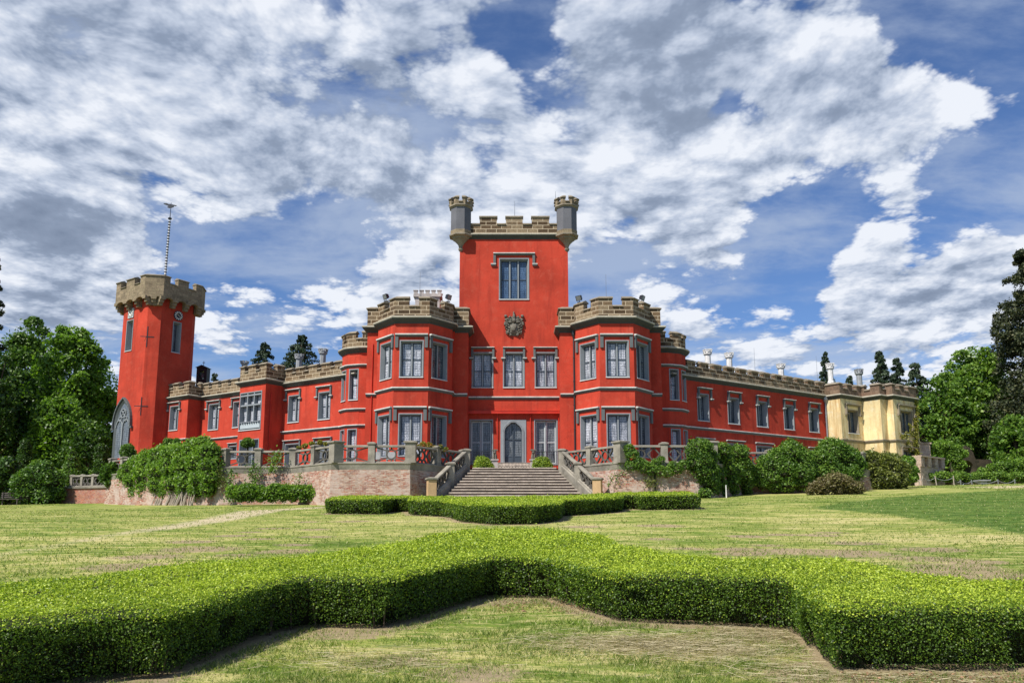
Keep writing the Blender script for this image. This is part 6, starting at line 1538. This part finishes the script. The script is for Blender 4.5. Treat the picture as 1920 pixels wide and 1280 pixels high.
    c = N.ramp(k, (.34, (.05, .095, .012)), (.5, (.14, .21, .03)), (.63, (.3, .31, .08)), (.82, (.5, .43, .2)))
    g3 = N.noise(N.vec('MULTIPLY', p, (.8, 1.5, 1)), 3.2, 6, .75)
    gr_ = N.ramp(N.math('ADD', N.math('MULTIPLY', g3, .6), N.math('MULTIPLY_ADD', wv, .02, N.math('MULTIPLY', med, .4))), (.4, (.025, .06, .008)), (.5, (.06, .125, .02)), (.6, (.16, .22, .045)))
    st = N.noise(N.vec('MULTIPLY', N.vec('ADD', p, N.vec('SCALE', N.noise(p, .35, 2, .5, 0, 1), 2.0)), (.3, 2.2, 1)), 1.5, 7, .75)
    c = N.mix(N.math('MULTIPLY', N.rng(st, .5, .6), .66), c, (.54, .46, .2))
    dk = N.noise(N.vec('MULTIPLY', p, (.7, 1.5, 1)), 2.1, 8, .8)
    c = N.mix(N.math('MULTIPLY', N.rng(dk, .5, .6), .65), c, (.07, .13, .015))
    ge = N.rng(N.math('ADD', at_('green'), N.math('MULTIPLY', N.math('SUBTRACT', dk, .5), 1.6)), .3, .6)
    c = N.mix(N.math('MULTIPLY', ge, .9), c, gr_)
    c = N.mix(.35, c, N.mix(1, c, N.ramp(tiny, (.3, .4), (.7, 1.7)), 'MULTIPLY'))
    nb_ = N.math('ADD', N.math('MULTIPLY', N.math('SUBTRACT', fine, .5), 1.1), N.math('MULTIPLY', N.math('SUBTRACT', med, .5), .8))
    dn = N.rng(N.math('ADD', at_('bare'), nb_), .38, .66)
    c = N.mix(N.math('MULTIPLY', dn, .8), c, N.ramp(tiny, (.3, (.2, .14, .09)), (.7, (.42, .31, .22))))
    pn = N.rng(N.math('ADD', at_('path'), N.math('MULTIPLY', N.math('SUBTRACT', med, .5), .6)), .35, .75)
    c = N.mix(N.math('MULTIPLY', pn, .85), c, N.ramp(fine, (.3, (.42, .33, .2)), (.7, (.62, .52, .38))))
    finish(N, c, .95, N.math('ADD', N.math('MULTIPLY', fine, .6), N.math('MULTIPLY', tiny, .35)), .8, .05, .1)
    me.materials.append(m)
build_ground()
# grass blades, thinner and longer near the camera
n = 330000; D = 1 / rng.uniform(1 / 30, 1 / 5.2, n); x = rng.uniform(-.78, .78, n) * D; y = D
ok = ~inpoly(x, y, BH) & ~inpoly(x, y, MH); x, y = x[ok], y[ok]; n = len(x)
P = np.stack([x, y, G(x, y)], 1); cl = vnoise(P * [1, 1.8, 0], 1.4, 3) + .6 * vnoise(P * [1, 1.6, 0], 4.1, 8)
ok = (rng.random(n) < .55 + .45 * cl) & (rng.random(n) < np.clip((30 - y) / 17, 0, 1)); P, cl, x, y = P[ok], cl[ok], x[ok], y[ok]; n = len(P)
h_ = (.022 + .028 * rng.random(n)) * (1 + .35 * cl) * np.clip(y / 9, 1, 1.3); wd = .0045 * np.maximum(1, y / 7); a = rng.uniform(0, 2 * math.pi, n); ln = rng.normal(size=(n, 2)) * h_[:, None] * .8
V = np.empty((n, 3, 3)); dx, dy = np.cos(a) * wd, np.sin(a) * wd
V[:, 0] = P + np.stack([-dx, -dy, np.full(n, -.004)], 1); V[:, 1] = P + np.stack([dx, dy, np.full(n, -.004)], 1); V[:, 2] = P + np.stack([ln[:, 0], ln[:, 1], h_], 1)
tag(rawmesh('grass', V.reshape(-1, 3), 3, GRS, None, np.repeat(.42 + .2 * rng.normal(size=n) - .16 * cl + np.where(rng.random(n) < .15, .4, 0), 3)), kind='stuff')
n = 230000; y = 18 + 60 * rng.random(n) ** .8; x = rng.uniform(-.72, .72, n) * y
ok = ~inpoly(x, y, MH) & ((y < 45) | (np.abs(x) > 13)) & ~((y > 47) & (x > -33) & (x < 30)); x, y = x[ok], y[ok]; n = len(x)
P = np.stack([x, y, G(x, y)], 1); cl = vnoise(P * [.6, 1.5, 0], 1.1, 5) + .7 * vnoise(P * [1, 1.6, 0], 3.3, 6); ok = rng.random(n) < np.clip((y - 14) / 14, .1, 1) * (.4 + .6 * cl); P, cl, y = P[ok], cl[ok], y[ok]; n = len(P)
h_ = (.03 + .04 * rng.random(n)); wd = .007 * y / 14; a = rng.uniform(0, 2 * math.pi, n); ln = rng.normal(size=(n, 2)) * h_[:, None]
V = np.empty((n, 3, 3)); dx, dy = np.cos(a) * wd, np.sin(a) * wd; V[:, 0] = P + np.stack([-dx, -dy, np.full(n, -.01)], 1); V[:, 1] = P + np.stack([dx, dy, np.full(n, -.01)], 1); V[:, 2] = P + np.stack([ln[:, 0], ln[:, 1], h_], 1)
tag(rawmesh('grass_tufts', V.reshape(-1, 3), 3, GRS, None, np.repeat(.4 + .22 * rng.normal(size=n) - .12 * cl + np.where(rng.random(n) < .2, .35, 0), 3)), kind='stuff')
n = 8000; c0 = [gnd(1250, 1210), gnd(1450, 1190), gnd(1130, 1205), gnd(1350, 1225), gnd(700, 1240), gnd(1500, 1262), gnd(1700, 1268)]; ci = rng.choice(7, n, p=[.3, .18, .14, .14, .08, .08, .08]); cc_ = np.array(c0)[ci]
x = cc_[:, 0] + rng.normal(size=n) * .55; y = cc_[:, 1] + rng.normal(size=n) * .26; ok = ~inpoly(x, y, BH); x, y = x[ok], y[ok]; n = len(x); a = rng.normal(size=n) * .5; L_2 = rng.uniform(.03, .12, n)
P = np.stack([x, y, G(x, y) + rng.uniform(.012, .04, n)], 1); V = np.empty((n, 4, 3)); d = np.stack([np.cos(a) * L_2, np.sin(a) * L_2, rng.normal(size=n) * .008], 1); s_ = np.stack([-np.sin(a), np.cos(a), rng.normal(size=n) * .5], 1) * .0017
V[:, 0] = P - d - s_; V[:, 1] = P + d - s_; V[:, 2] = P + d + s_; V[:, 3] = P - d + s_
tag(rawmesh('dry_grass_clippings', V.reshape(-1, 3), 4, STRAWM, None, np.repeat(rng.random(n), 4)), kind='stuff')
# fallen leaves at the foot of the hedge
n = 700; x = rng.uniform(3.0, 7.2, n); y = 7.45 - rng.random(n) ** 1.5 * .5; x2 = rng.uniform(-.3, 1.0, 260); y2 = 11.5 - rng.random(260) * .9; x, y = np.concatenate([x, x2]), np.concatenate([y, y2]); P = np.stack([x, y, G(x, y) + .015 + .02 * rng.random(len(x))], 1)
tag(quads('fallen_leaves', P, np.tile([0, 0, 1.], (len(P), 1)), .035 * rng.uniform(.6, 1.4, len(P)), leafmat('dead_leaves', (.12, .06, .03), (.26, .14, .08), (.4, .24, .14), .1, .7), None, rng.random(len(P)), .7), kind='stuff')
